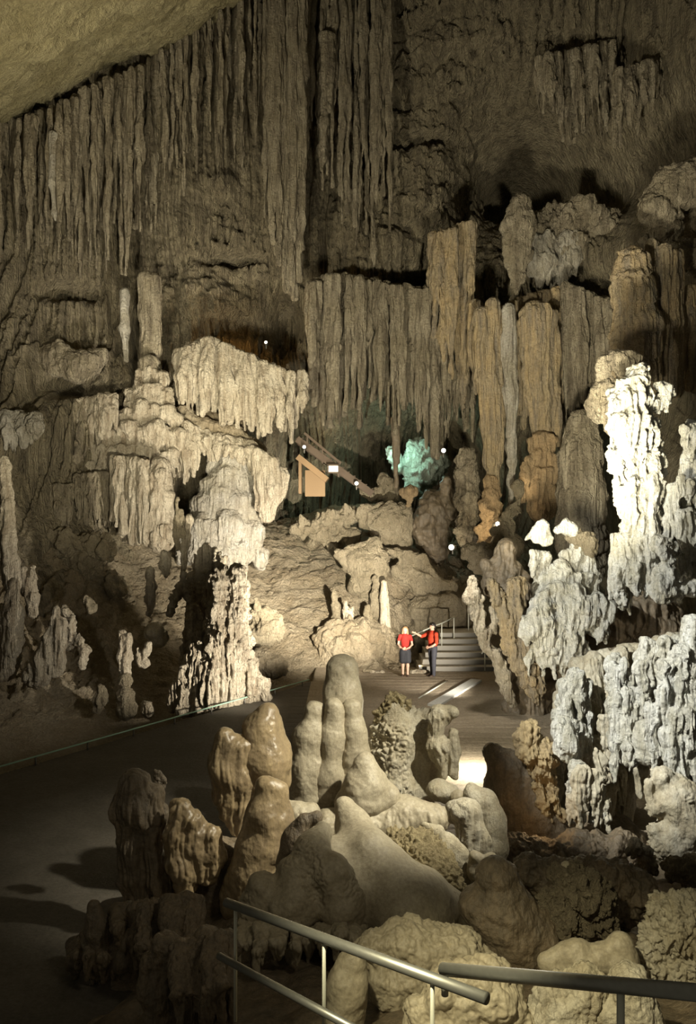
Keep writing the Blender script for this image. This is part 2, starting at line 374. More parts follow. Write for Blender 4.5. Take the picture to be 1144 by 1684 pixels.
# ------------------------------------------------------------------ the great wall
def wall():
    c = []
    for px, py, Y in [(-250,-300,29),(0,-300,31),(300,-300,34),(700,-300,35),(1100,-300,31),(1400,-300,27),
        (-250,100,29),(0,200,31.5),(150,180,33),(320,60,34.5),(450,100,35),(600,100,36.5),(700,60,35.5),(820,60,34),(900,160,35.5),(1050,60,32),(1144,60,29),(1300,100,25),
        (-200,400,28.5),(0,400,31),(100,400,32),(220,380,34),(330,390,34),(380,440,35.5),(450,400,36),(560,300,37),(700,220,36),(690,250,35),(760,330,37),(880,300,38.5),(850,270,38.5),(980,300,35),(1144,250,31),(1144,380,27),(1050,400,30),
        (-200,620,27),(30,600,29.5),(120,520,32.5),(100,620,30),(130,640,33),(220,560,33),(350,560,34),(460,520,36.5),(560,470,36),(650,420,35),(700,470,37.5),(600,600,36),(740,600,35.5),(850,450,34),(880,600,34.5),(960,560,34),(1000,500,34),
        (-200,850,24),(30,700,28),(100,760,29.5),(200,680,31.5),(300,660,33),(400,640,33.5),(480,640,35),(550,690,39),(600,740,43),(700,720,43),(760,760,42),(850,700,36),(950,700,36),(1000,700,33),(1144,600,27),(1144,800,25),(1300,700,22),
        (0,900,26),(100,880,28.5),(200,820,30.5),(300,760,33),(380,760,34.5),(450,800,36),(520,800,40),(600,820,44),(700,830,44),(780,850,42),(850,850,38),(950,850,34),(1050,900,29),(1144,950,25),
        (-200,1050,21),(50,1000,25),(200,950,30),(400,950,36),(600,950,42),(800,960,42),(1000,1000,32),(1144,1100,25),(1350,1000,20)]:
        p = P(px, py, Y); c.append((p[0], p[2], Y))
    nx, nz = 1500, 520
    X, Z = np.meshgrid(np.linspace(-22, 21, nx), np.linspace(-8, 27, nz), indexing='ij')
    x = X.ravel(); z = Z.ravel(); y = rbf(c, np.stack([x, z], 1), .3)
    px = CX + x*F/y; py = CY - z*F/y
    def g(cx, cy, rx, ry): return np.exp(-((px-cx)/rx)**2-((py-cy)/ry)**2)
    lump = np.clip(g(760, 150, 190, 200)*1.6 + g(350, 470, 100, 60) + g(100, 600, 80, 50) + g(100, 900, 150, 120) + g(900, 330, 130, 130)*.7 + g(660, 320, 90, 130)*.7+g(360,340,40,60), 0, 1)
    fl = 1-0.85*lump
    wx = x + .35*perlin(x*.5, z*.18, 3) + .5*perlin(x*.2, z*.25, 8)
    d = .40*billow(wx*1.7, z*.045, y*0+1, 2, .6)*fl + .20*billow(wx*5.0, z*.08, y*0+5, 2, .6)*fl
    d += .07*billow(x*3,z*3,2,4,.6) + .55*fbm(x*.35, z*.28, 7, 4, .5) + lump*(.55*billow(x*.5, z*.6, 2.5, 4, .55)) + .12*fbm(x*2, z*2, 1, 3)
    # hanging fringes: the wall steps back under ragged ledges
    led = z*.20 + .9*perlin(x*.22, 3.3, z*.05) + .35*billow(x*1.4, 1.1, z*.03, 2)
    fr = led-np.floor(led); d += .8*(1-fl*0.3)*(np.clip((fr)*2.2, 0, 1)-.5)*-1*np.clip(.4+perlin(x*.15, z*.1, 20)*1.5, 0, 1)*-1
    # dark recesses the photo shows
    for cx, cy, rx, ry, a in [(465,535,24,42,2.2),(110,480,40,14,1.5),(215,560,9,50,1.5),(380,425,40,8,1.2),(620,465,110,10,.9),(890,285,85,60,5.5),(140,635,50,14,1.5),(700,225,40,8,.8),(1000,330,60,60,1),(395,535,50,16,1.2)]:
        d -= a*np.clip(g(cx, cy, rx, ry)*1.6, 0, 1)
    y2 = y - d
    return link_mesh('wall_back', np.stack([x, y2, z], 1), grid_faces(nx, nz, True), MATS['wall_rock'], origin=(0, 34, -8))
tag(wall(), kind='structure')

def ceil():
    nx = 260; x0 = np.linspace(-26, 12, nx); y0 = np.linspace(8, 36, 220)
    X, Yv = np.meshgrid(x0, y0, indexing='ij'); x = X.ravel(); y = Yv.ravel()
    z = 8.4 + .5276*x + .462*y
    z = z - .45*fbm(x*.25, y*.25, 3, 3) + .55*np.clip(fbm(x*.9, y*.7, 9, 4)-.1, 0, 2) + .16*billow(x*1.4, y*1.1, 2, 4, .6)
    z = np.maximum(z, 4 + 0*z)
    return link_mesh('ceiling', np.stack([x, y, z], 1), grid_faces(nx, 220, True), MATS['ceiling_rock'], origin=(-7, 22, 6))
tag(ceil(), kind='structure')

# ------------------------------------------------------------------ ground
FZ = -5.4
def slope():
    c = []
    for px, py, Y in [(450,1112,26.9),(560,1112,26.9),(640,1085,27.8),(700,1080,30),(800,1080,30.5),(450,1060,28.2),(450,1000,30),(400,940,32),(450,890,34),(520,900,34.5),(560,860,36),(640,850,37),(640,920,33.5),(600,980,31),(700,960,32),(740,920,36),(700,1010,31.5),(780,1010,32),(840,960,33),(780,900,38),(900,1000,31),(1000,1050,27),(1100,1120,22),(900,1110,26),
        (300,900,32.5),(320,960,30),(250,890,31.5),(130,870,29),(200,950,29),(100,950,27),(200,1040,26),(100,1060,24.5),(0,960,25),(0,1080,22.5),(120,1150,22.5),(240,1130,23.5),(330,1150,23.5),(400,1120,25.5),(0,1190,20.5),(-150,1100,20),(-150,1250,18.5),
        (450,850,40),(600,830,44),(800,850,43),(200,850,35),(1000,900,36),(1150,1000,26)]:
        p = P(px, py, Y); c.append((p[0], p[1], p[2]))
    # falls away below the paved platform
    for q in [(-1, 24, -6.1), (2, 24, -6.3), (5, 24, -6.3), (2, 20, -6.6), (-4, 20.5, -6.4), (-7, 17.5, -6.4), (-11, 15, -6.4), (6, 20, -6.4), (9, 20, -5.8)]: c.append(q)
    nx, ny = 640, 520
    X, Yv = np.meshgrid(np.linspace(-16, 14, nx), np.linspace(15, 44, ny), indexing='ij'); x = X.ravel(); y = Yv.ravel()
    z = rbf(c, np.stack([x, y], 1), .05)
    px = CX+x*F/y
    rough = .35+.65*np.clip((560-px)/-120+0, 0, 1)+.5*np.clip((230-px)/60, 0, 1)
    d = .35*rough*billow(x*.6, y*.6, z*.6, 5, .6) + .12*rough*billow(x*1.6, y*1.2, z*1.4, 4,.6) + .10*rough*fbm(x*1.8, y*1.8, z*1.8, 4) + .03*billow(x*1.5, y*4, z*4, 3) + .05*np.abs(perlin(x*1.1, y*5, z*5))
    inside = np.clip((z-FZ+.5)/1.0, 0, 1); z = z + d*inside
    return link_mesh('floor_slope', np.stack([x, y, z], 1), grid_faces(nx, ny), MATS['slope_rock'], origin=(0, 30, -6))
tag(slope(), kind='structure')

def near_ground():
    c = []
    for px, py, Y in [(600,1500,8.2),(700,1500,8.6),(600,1390,10),(700,1420,9.8),(650,1330,12),(450,1500,8),(480,1400,9.6),(520,1330,12),(430,1400,10.6),(300,1500,9.2),(250,1440,10.5),(250,1600,7.5),(150,1620,8),(350,1640,6.5),(500,1650,5.6),(600,1600,6.2),(700,1560,6.7),(800,1580,6.4),(800,1680,4.9),(950,1680,4.9),(1050,1660,4.9),(1020,1590,6),(960,1500,7.4),(830,1520,7.8),(900,1430,9.4),(1000,1430,9.6),(1100,1430,9.4),(1110,1500,7),(1130,1590,5.6),(1144,1680,4.6),(1300,1500,7),(750,1350,12)]:
        p = P(px, py, Y); c.append((p[0], p[1], p[2]-.55))
    for q in [(-3, 12.5, -5.9), (0, 13.6, -5.8), (3, 13.6, -6), (5, 12.5, -5.2), (-5.5, 10, -6.2), (-6, 6, -6.4), (-4, 4, -5), (0, 2.5, -3.2), (2.5, 2.5, -3.0), (7, 8, -4), (7, 12, -4.5)]: c.append(q)
    nx, ny = 560, 560
    X, Yv = np.meshgrid(np.linspace(-6, 7.5, nx), np.linspace(2.4, 14, ny), indexing='ij'); x = X.ravel(); y = Yv.ravel()
    z = rbf(c, np.stack([x, y], 1), .02); z = np.clip(z, -6.8, -1.9)
    z = z + .10*billow(x*.9, y*.9, z*.9, 3, .45) + .012*fbm(x*7, y*7, z*7, 3)
    return link_mesh('floor_rocks', np.stack([x, y, z], 1), grid_faces(nx, ny), MATS['near_brown'], origin=(0, 8, -6))
tag(near_ground(), kind='structure')

def platform():
    nx, ny = 420, 500
    X, Yv = np.meshgrid(np.linspace(-13, 8, nx), np.linspace(7, 27.4, ny), indexing='ij'); x = X.ravel(); y = Yv.ravel()
    z = FZ + .018*np.minimum(np.abs(np.sin(y*math.pi/.42+.35*perlin(x*.35, y*.2, 0)*2)), .35)/.35 + .012*perlin(x*1.6, y*1.2, 4)
    m = (x > -1.6)
    rip = np.exp(-((y-20.6)/1.5)**2)*(x > 1); z = z + rip*.05*np.abs(perlin(x*1.2, y*3.2, 9))
    z = np.where(m, z, FZ+.01*perlin(x, y, 1))
    # keep the platform out of the rock on its left edge: path runs beside the rail
    lim = 24.8 + (x+1.2)*(8.0/5.4)
    keep = (x > -1.15) | (y < lim+.3)
    z = np.where(keep, z, FZ-1.2)
    V = np.stack([x, y, z], 1); Q = grid_faces(nx, ny); left = V[Q].mean(1)[:, 0] < -1.15
    a = link_mesh('floor_path', V, Q[left], MATS['dark_path'], origin=(-6, 14, -5.5)); tag(a, kind='structure')
    return link_mesh('floor', V, Q[~left], MATS['path_stone'], origin=(0, 18, -5.5))
rock('path_stone', (.34, .28, .20), (.40, .33, .24), (.27, .22, .16), s=1.8, bump=.6, streak=0, dist=.03)
rock('dark_path', (.085, .075, .058), (.11, .095, .075), (.06, .05, .04), s=2.5, bump=.4, streak=0, dist=.02)  # dark-ish path, darkened further in place of missing light
tag(platform(), kind='structure')

FLUTE = dict(fl=(4.5, 9), bu=(3, 22), wa=(4, 40))
def C(name, label, *a, **k): return curtain(name, label, 'rock curtain' if 'curtain' in name else 'stalactite', *a, **k)
# ---- upper hangings
C('hanging_column', 'long fluted column of rock hanging from the top edge of the photo, left of centre', 33.5, 436, 502, [(430,-60),(505,-60)], [(430,330),(445,380),(460,430),(476,490),(490,470),(505,330)], 'drape_rock', n=11, r=(13,6), jit=12, dep=.4, seed=3, fl=(5,9), bu=(3,40), wa=(4,60))
C('rock_curtain', 'dark thin-fluted curtain below the highest part of the pale ceiling edge', 33.3, 232, 436, [(230,110),(300,60),(436,-40)], [(230,300),(260,360),(300,280),(340,230),(380,260),(436,200)], 'drape_rock', n=17, r=(7,3), jit=55, dep=.9, seed=4, k=3, **FLUTE)
C('rock_curtain', 'dark fluted curtain at the left edge, under the low end of the ceiling', 31.2, -20, 130, [(-20,210),(60,190),(130,160)], [(-20,460),(60,420),(130,440)], 'drape_rock', n=13, r=(8,3), jit=60, dep=.7, seed=5, k=3, **FLUTE)
C('rock_curtain', 'narrow dark curtain of thin drapes between the left edge and the long strings', 32.2, 130, 235, [(130,150),(235,110)], [(130,420),(180,380),(235,410)], 'drape_rock', n=10, r=(7,3), jit=60, dep=.7, seed=6, k=3, **FLUTE)
form('stalactite', 'pale slender stalactite in the dark curtain near the left edge', 'stalactite', 30.6, [[(88,222,7),(86,300,6),(90,350,3),(91,362,1.5)]], 'grey_flow', fl=(2,7))
form('stalactite', 'stalactite with a frayed lower end in the upper middle of the wall', 'stalactite', 34.6, [[(532,60,10),(532,200,7),(531,262,3),(531,274,1.5)],[(545,60,8),(542,180,5)]], 'drape_rock', fl=(2,8), bu=(3,14))
C('rock_curtain', 'thin strings of dark rock right of the long hanging column', 35, 505, 640, [(505,-40),(640,-40)], [(505,240),(560,300),(600,420),(640,360)], 'drape_rock', n=11, r=(8,3), jit=60, dep=.5, seed=7, k=4, fl=(4,9), bu=(5,25), wa=(5, 40))
C('rock_curtain', 'ragged dark fringe high in the upper right, in front of the black hollow', 32.5, 880, 1010, [(880,100),(1010,70)], [(880,170),(915,210),(940,240),(975,210),(1010,190)], 'drape_rock', n=13, r=(10,2.5), jit=25, dep=.6, seed=8, k=4, lean=8, fl=(4,9), bu=(4,20))
C('rock_curtain', 'short dark fringe of drapes at the right edge of the black hollow', 30.5, 1010, 1090, [(1010,120),(1090,100)], [(1010,250),(1050,200),(1090,180)], 'drape_rock', n=7, r=(10,3), jit=30, dep=.5, seed=9, k=4, fl=(4,9), bu=(4,20))
form('stalactite', 'bulbous hanging stalactite tapering to a point below the black hollow', 'stalactite', 32, [[(856,335,18),(856,370,24),(852,420,19),(848,460,11),(845,502,4)],[(838,350,8),(834,380,10),(838,430,8)]], 'drape_rock', k=10, fl=(3,10), bu=(6,18))
form('rock_ledge', 'lumpy brown ledge closing the underside of the black hollow, upper right', 'rock ledge', 33.5, [[(885,375,22),(920,368,28),(960,362,30),(1000,370,26)],[(900,405,20),(950,410,26),(985,420,20)]], 'drape_rock', k=12, lu=(10,20), bu=(8,18), fl=(3,8))
C('rock_curtain', 'pale-spotted clump of hanging rock right of the bulbous stalactite', 33, 865, 950, [(865,400),(950,390)], [(865,450),(900,480),(950,450)], 'grey_flow', n=7, r=(18,7), jit=15, dep=.6, seed=10, k=10, fl=(5,9), bu=(8,16))
# ---- middle curtains
C('rock_curtain', 'large brown curtain of drapes over the dark cave mouth in the middle', 33.3, 508, 625, [(508,470),(560,455),(625,468)], [(508,600),(530,690),(560,700),(575,660),(590,690),(605,650),(625,640)], 'drape_rock', n=15, r=(11,5), jit=15, dep=.5, seed=11, fl=(5,9), bu=(4,25), wa=(4,50))
C('rock_curtain', 'grey-streaked curtain of long drapes directly above the green-lit wall', 33.0, 628, 745, [(628,470),(700,480),(745,440)], [(628,665),(650,700),(665,660),(690,690),(712,745),(730,720),(745,640)], 'drape_rock', n=15, r=(11,4.5), jit=20, dep=.6, seed=12, fl=(5,9), bu=(4,25), wa=(4,50))
C('rock_curtain', 'orange-tinged strip of rough drapes left of the tall golden columns', 32.4, 712, 775, [(712,390),(775,370)], [(712,520),(740,600),(760,650),(775,600)], 'drape_gold', n=9, r=(11,5), jit=30, dep=.5, seed=13, fl=(4,9), bu=(7,16))
C('rock_curtain', 'small dark drapes hanging beside the lit stalactite tip, left of the golden columns', 33, 738, 780, [(738,600),(780,600)], [(738,690),(755,700),(780,720)], 'drape_rock', n=6, r=(7,2.5), jit=20, dep=.4, seed=14, k=3, fl=(3,9), bu=(3,20))
form('stalactite', 'long golden column tapering down to the orange-lit stone', 'stalactite', 30, [[(792,520,15),(800,620,18),(806,700,17),(810,760,13),(810,800,9)],[(812,500,12),(818,640,10),(820,760,6)]], 'drape_gold', k=8, fl=(3.5,8), bu=(2,30))
form('stalactite', 'grey thin column close against the right of the long golden column', 'stalactite', 29.8, [[(836,510,13),(840,640,11),(841,760,8),(841,835,4),(842,860,2)]], 'grey_flow', k=8, fl=(3,8), bu=(2,30))
form('stalactite', 'broad golden stalactite with a blunt slanted tip over the tiered orange stone', 'stalactite', 29.6, [[(880,520,26),(888,620,20),(893,700,14),(896,745,9),(898,768,6)],[(862,530,12),(872,650,8),(884,745,4)],[(905,520,12),(910,640,10),(915,730,6)]], 'drape_gold', k=7, fl=(4,8), bu=(2,30))
C('rock_curtain', 'wide brown fluted curtain left of the dark domed stalagmite', 31.2, 775, 925, [(775,500),(810,520),(850,500),(925,480)], [(775,600),(800,690),(850,680),(870,690),(925,660)], 'drape_gold', n=18, r=(13,6), jit=20, dep=.35, seed=15, fl=(4.5,8), bu=(3,40), wa=(3,60))
C('rock_curtain', 'fluted brown curtain above the dark domed stalagmite', 30.2, 925, 1000, [(925,470),(1000,500)], [(925,700),(960,640),(1000,600)], 'drape_rock', n=11, r=(12,5), jit=20, dep=.35, seed=16, lean=6, fl=(4.5,8), bu=(3,40), wa=(3,60))
form('flowstone_column', 'tiered brown flowstone pillar above the bright white column', 'rock column', 24, [[(1040,430,24),(1040,480,32),(1050,540,36),(1050,620,36)],[(1025,470,12),(1020,560,16),(1000,620,10)]], 'drape_gold', k=10, ti=(9,26), fl=(4,9), bu=(4,25))
C('rock_curtain', 'straight fluted curtain beside the tiered pillar, near the right edge', 24.5, 1070, 1118, [(1070,400),(1118,420)], [(1070,520),(1090,660),(1118,640)], 'drape_gold', n=8, r=(11,8), jit=10, dep=.3, seed=17, fl=(4,8), bu=(2,30))
C('rock_curtain', 'fluted curtain cut by the right edge of the photo, above the side column', 25, 1118, 1180, [(1118,480),(1180,470)], [(1118,600),(1180,700)], 'drape_gold', n=8, r=(12,9), jit=10, dep=.3, seed=18, fl=(5,9), bu=(2,30))
form('flowstone_ledge', 'brown rock bulge at the right edge above the fluted curtains', 'rock', 26.5, [[(1080,340,30),(1110,310,34),(1180,290,40)],[(1110,420,24),(1180,430,34)],[(1065,395,14),(1100,370,22)]], 'drape_rock', k=14, ti=(8,26), bu=(10,30), fl=(4,10))
C('rock_curtain', 'pale bright curtain with pointed tips in the left middle, under the orange niche', 31.3, 288, 500, [(288,585),(340,560),(400,585),(450,610),(500,620)], [(288,655),(330,675),(365,690),(385,690),(410,712),(432,722),(455,700),(480,728),(500,650)], 'cream_calcite', n=24, r=(12,5), jit=12, dep=.35, seed=19, fl=(5,8), bu=(5,18), wa=(4,40))
form('rock_ledge', 'sloping brown ledge running down to the right beneath the bright curtain', 'rock ledge', 31.6, [[(285,680,10),(330,700,14),(390,715,12),(430,735,8)],[(300,672,8),(340,690,12,.6),(400,705,9,.6)]], 'slope_rock', k=10, bu=(7,24), fl=(2,8))
# ---- left tiered flowstone
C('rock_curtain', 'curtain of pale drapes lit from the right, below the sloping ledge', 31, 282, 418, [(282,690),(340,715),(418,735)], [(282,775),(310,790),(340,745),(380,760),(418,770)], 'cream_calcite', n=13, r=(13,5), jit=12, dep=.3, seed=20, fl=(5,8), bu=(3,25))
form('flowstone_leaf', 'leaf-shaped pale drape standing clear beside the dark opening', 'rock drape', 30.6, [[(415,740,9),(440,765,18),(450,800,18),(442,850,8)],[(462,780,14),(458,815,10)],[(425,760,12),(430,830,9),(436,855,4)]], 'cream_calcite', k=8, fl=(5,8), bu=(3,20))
tiers('flowstone_mound', 'grey layered flowstone mound at the head of the mud slope', 31.2, [(350,410,748,45,11,.2),(335,420,780,45,12,0),(322,428,820,50,13,-.2),(308,430,865,45,14,-.4),(300,432,900,30,14,-.5)], 'grey_flow', core=[[(382,765,22,.6),(372,820,42,.6),(366,880,52,.7),(366,930,40,.7)]], seed=3, k=9, ti=(4,20), fl=(3,6), bu=(3,20))
tiers('flowstone_cascade', 'broad tiered flowstone cascade in the left middle, pale with ragged steps', 30.3, [(226,270,605,45,8,.6),(205,285,640,40,9,.4),(185,292,672,40,9,.2),(155,298,705,40,10,0),(125,285,738,36,10,-.1),(112,190,768,36,9,-.2)], 'cream_calcite', core=[[(246,620,20,1),(240,690,38,1),(215,745,46,1)],[(170,745,34,1),(140,775,22,.8)],[(265,740,26,.9)]], seed=4, k=5, ti=(4,16), bu=(4,18), fl=(3,6))
C('rock_curtain', 'bright straight drapes hanging from the pale tiered cascade at left', 28.9, 186, 244, [(186,752),(244,760)], [(186,850),(200,885),(225,893),(244,890)], 'cream_calcite', n=9, r=(8,6), jit=5, dep=.25, seed=21, k=3, fl=(4,7), bu=(2,20))
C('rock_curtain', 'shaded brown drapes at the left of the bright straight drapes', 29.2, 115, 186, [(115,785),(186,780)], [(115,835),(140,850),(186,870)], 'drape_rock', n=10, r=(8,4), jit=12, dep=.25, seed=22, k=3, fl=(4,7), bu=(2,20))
C('rock_curtain', 'low dark curtain hanging beside the left-hand tall stalagmites', 28.6, 50, 118, [(50,810),(118,800)], [(50,850),(90,870),(118,860)], 'drape_rock', n=9, r=(10,4), jit=12, dep=.25, seed=23, k=4, fl=(4,7), bu=(2,20))
tiers('domed_stalagmite', 'bright domed column of rounded tiers right of the straight drapes', 28.9, [(246,280,775,26,7,0),(243,283,808,30,7,-.1),(241,285,842,30,7,-.1),(236,290,872,22,7,-.15)], 'cream_calcite', core=[[(263,768,17,.3),(264,800,19,.3),(264,885,24,.3)]], seed=12, k=5, fl=(3,7), bu=(2,14), cat='stalagmite')
form('stone_stump', 'short column with a carved-looking top above the tiered cascade', 'rock column', 31.2, [[(245,600,16),(246,640,19),(250,680,22)]], 'drape_rock', k=7, ti=(4,22), fl=(3,9), bu=(3,20))
form('stalactite', 'pale square-edged stalactite left of the black slit in the wall', 'stalactite', 32, [[(205,480,8),(206,540,8),(208,592,4)]], 'grey_flow', k=7, fl=(2,9), bu=(2,20))
form('stalactite', 'broad pale drape right of the black slit in the wall', 'stalactite', 31.8, [[(240,460,14),(241,520,13),(243,585,12)],[(256,460,10),(257,580,9)]], 'drape_rock', k=5, fl=(3,9), bu=(2,20))
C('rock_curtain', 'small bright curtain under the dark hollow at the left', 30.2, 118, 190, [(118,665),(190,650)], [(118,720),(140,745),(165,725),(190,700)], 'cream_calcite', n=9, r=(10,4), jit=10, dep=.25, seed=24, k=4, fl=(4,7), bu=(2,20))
C('rock_curtain', 'grey drapes at the left edge, above the far left stalagmites', 28, -20, 62, [(-20,680),(62,690)], [(-20,740),(20,750),(45,730),(62,720)], 'grey_flow', n=8, r=(14,5), jit=12, dep=.25, seed=25, k=6, fl=(4,8), bu=(4,20))
form('rock_ledge', 'rounded brown overhang above the dark hollow at the left', 'rock ledge', 31, [[(90,600,18),(130,605,26),(160,590,18)],[(60,590,12),(100,580,20)]], 'drape_rock', k=12, bu=(8,24), fl=(3,8))
form('rock_pile', 'jumbled shaded rocks on the slope below the dark curtain', 'rocks', 28, [[(60,890,26),(110,900,24),(170,905,24)],[(90,930,20),(150,940,22)],[(190,960,20)]], 'boulder_rock', k=8, lu=(14,26), bu=(6,12))
# ---- left stalagmites
LS = dict(ti=(3.5, 13), bu=(3, 16), fl=(3, 8), k=6)
LG = 'stalagmites on the left slope'
def S(label, Y, ch, mat='cream_calcite', name='stalagmite', g=None, **k):
    d = dict(LS); d.update(k); return form(name, label, 'stalagmite', Y, ch, mat, group=g, **d)
S('tall thin stalagmite standing at the left edge of the photo', 22, [[(6,760,8),(12,830,12),(14,890,12),(20,960,15)]])
S('thick tapered stalagmite low at the left edge, under the tall thin one', 21.3, [[(22,960,9),(20,1010,16),(20,1060,17),(16,1100,14)],[(8,1060,10),(8,1110,12)]])
S('twin-tipped stalagmite behind the thick one at the left edge', 22.5, [[(40,938,6),(42,975,8)],[(54,936,6),(52,980,9),(54,1010,8)]])
S('big leaning pale stalagmite with a skirt of flutes, second from the left edge', 21.2, [[(92,1000,6),(90,1030,11),(78,1070,17),(62,1110,22)],[(100,1020,6),(96,1060,12),(88,1100,14)]], fl=(6,8))
S('knobbly low stalagmite just right of the big leaning one', 21.6, [[(105,1000,5),(116,1020,8),(116,1060,9)],[(128,1050,7),(138,1070,9),(138,1095,6)]], bu=(5,9))
S('pale two-knob stalagmite standing alone left of the bright cluster', 22, [[(200,1042,6),(203,1080,10),(206,1105,11)],[(211,1045,5),(210,1080,8)]])
S('dark round-tiered stalagmite base under the two-knob one', 21.8, [[(206,1120,12)],[(206,1145,16)],[(208,1165,18)]], mat='boulder_rock', k=3)
S('small pale knobs beside the two-knob stalagmite', 22.4, [[(226,1068,4),(228,1085,7)],[(243,1060,6),(240,1075,6)],[(236,1092,9)]])
S('yellowish rounded boulder in shade left of the bright cluster', 23.4, [[(255,1040,16),(262,1050,15)]], mat='near_tan', name='boulder', ti=(1,20), bu=(3,12))
S('white post-like stalagmite on the slope, left of the dark gap', 24, [[(247,938,7),(249,965,8),(247,990,9),(245,1010,5)]])
S('short square stalagmite between the white post and the bright cluster', 24.3, [[(271,912,8),(272,930,8),(273,945,7)]])
S('jagged thin shard of rock standing upright by the domed column', 25, [[(292,820,3),(289,870,5),(292,900,5)],[(298,840,4),(300,880,4)]], mat='boulder_rock')
S('crooked upright shard right of the thin dark shard', 25.2, [[(312,850,5),(306,885,7),(302,920,6),(300,950,5)]])
S('small pale lump low on the left slope, in shade', 21.6, [[(165,1130,6),(166,1150,10),(160,1165,8)]], mat='boulder_rock')
S('tiny lump of rock on the shaded slope below the dark curtain', 23.5, [[(140,985,6),(150,1000,9)]], mat='boulder_rock')
S('tallest square-shouldered mass of the bright stalagmite cluster, cream and tiered', 22.6, [[(389,940,13),(389,1000,18),(386,1040,20)],[(366,950,13),(362,1010,20),(360,1060,26)],[(385,1060,24),(382,1110,28),(376,1160,28)],[(402,1050,13),(398,1085,14)]]+spires(345,405,[(345,930),(405,925)],[(345,1160),(405,1165)],14,7,1), name='stalagmite_cluster', k=3, ti=(5,12), bu=(5,10), fl=(4,6))
S('broad fluted skirt in front of the tallest mass of the bright cluster', 22.1, [[(352,1050,10),(350,1090,20),(345,1145,24)]]+spires(296,380,[(296,1100),(330,1040),(352,1015),(380,1060)],[(296,1168),(380,1172)],16,8,2,.3), name='stalagmite_cluster', k=3, ti=(3,14), bu=(4,12), fl=(7,7))
S('row of pale spires at the back of the bright cluster', 24, spires(312,372,[(312,925),(340,895),(372,915)],[(312,1040),(372,1050)],11,8,5,.4), name='stalagmite_cluster', k=3, bu=(4,10), ti=(3,10))
S('short stepped spire at the left side of the bright cluster', 23, [[(318,1000,10),(322,1040,14),(330,1075,14)]]+spires(300,340,[(300,1040),(320,985),(340,1000)],[(300,1110),(340,1110)],6,7,6,.3), k=3, ti=(6,10))
S('low pale stump at the left foot of the bright cluster', 22, [[(290,1125,9),(286,1160,12)],[(305,1100,9),(303,1150,13)],[(240,1160,8),(243,1170,9)]], fl=(5,8))
S('arched knobbly bridge of pale rock left of the bright cluster', 23.4, [[(278,1010,6),(288,985,7),(298,965,7),(308,975,7),(316,1000,6)],[(300,965,6),(303,945,5)]], bu=(5,9), name='rock_arch')
S('white lumpy boulder at the right foot of the bright cluster, by the rail', 22.6, [[(412,1095,14),(415,1130,18)],[(432,1125,14),(436,1145,11)],[(410,1155,13)]], name='boulder', bu=(6,15), ti=(1,20))
S('rough brown boulder on the slope behind the bright cluster', 26.5, [[(425,1010,18),(440,1030,24),(420,1050,24)]], name='boulder', mat='boulder_rock', bu=(8,16))
S('little dark nub standing on the slope boulder', 26.2, [[(421,985,3),(423,998,6)]], name='rock_nub', mat='boulder_rock')
S('rounded boulder at the edge of the path, right of the bright cluster', 25.6, [[(430,1085,22),(455,1095,20)]], name='boulder', mat='slope_rock', bu=(6,18), ti=(1,20))
# ---- middle rocks
BR = dict(lu=(9, 26), bu=(5, 14), k=8)
def B(label, Y, ch, mat='boulder_rock', name='boulder', **k):
    d = dict(BR); d.update(k); return form(name, label, 'rock', Y, ch, mat, **d)
B('rounded boulder in front of the dark cave mouth, right of the fallen rocks', 32.5, [[(610,850,22),(645,860,34),(650,885,26)]], lu=(6,30))
B('fan-shaped layered rock on the slope above the two people', 30.5, [[(580,925,20),(610,925,30),(600,960,24)],[(560,910,8),(620,895,10)]], ti=(4,10), lu=(5,40))
B('rubble of small pale rocks below the wooden stairway', 33, [[(500,870,14),(540,860,16),(575,845,14)],[(520,885,14),(570,880,16)]], name='rock_pile', lu=(12,20), bu=(6,9))
B('flat-topped rock slab right of the fan-shaped rock', 31, [[(660,940,18),(700,955,24),(730,975,18)],[(640,905,8),(690,920,12)]], lu=(8,40))
B('wall of cracked rock behind the stairs', 30.5, [[(690,1000,22),(730,1005,26),(760,1010,24)],[(700,1040,24),(750,1035,22)]], lu=(7,46), k=12)
B('lit rock bank directly behind the two people, low and pale', 28.3, [[(545,1060,30),(590,1060,34),(625,1065,28)],[(530,1090,22),(590,1090,26),(650,1085,22)],[(560,1030,14),(600,1035,18)]], name='rock_bank', mat='slope_rock', lu=(8,26), k=12)
form('stalagmite', 'smooth pale stalagmite standing on the rock bank behind the woman', 'stalagmite', 28.4, [[(631,958,5),(632,985,7),(634,1030,9)]], 'cream_calcite', k=4, bu=(1,12))
form('stalagmite', 'short crooked pale stalagmite on the rock bank, furthest left', 'stalagmite', 28.6, [[(568,992,4),(571,1010,7),(575,1030,8)],[(580,1000,3),(576,1020,4)]], 'cream_calcite', k=4, bu=(3,8))
form('stalagmite', 'dark finger of rock on the slope left of the rock bank', 'stalagmite', 29, [[(549,972,4),(552,1000,7),(553,1020,8)]], 'boulder_rock', k=4, bu=(3,8))
form('stalagmite', 'small stump between the pale stalagmites on the rock bank', 'stalagmite', 28.5, [[(604,1000,6),(606,1030,9)]], 'boulder_rock', k=4, bu=(3,8))
form('stalagmite', 'dark finger of rock right behind the smooth pale stalagmite', 'stalagmite', 29.4, [[(617,950,5),(617,980,7),(618,1010,8)]], 'boulder_rock', k=4, bu=(3,8))
B('block of grey rock below the orange-lit stone, right of the dark shaft', 27.5, [[(770,905,14),(795,910,18),(790,930,14)]], lu=(5,22))
B('tilted wedge of rock hanging over the dark shaft, lit orange', 32, [[(662,810,4),(675,808,9),(672,830,4)]], mat='orange_lit_rock', name='rock_wedge', lu=(2,20))
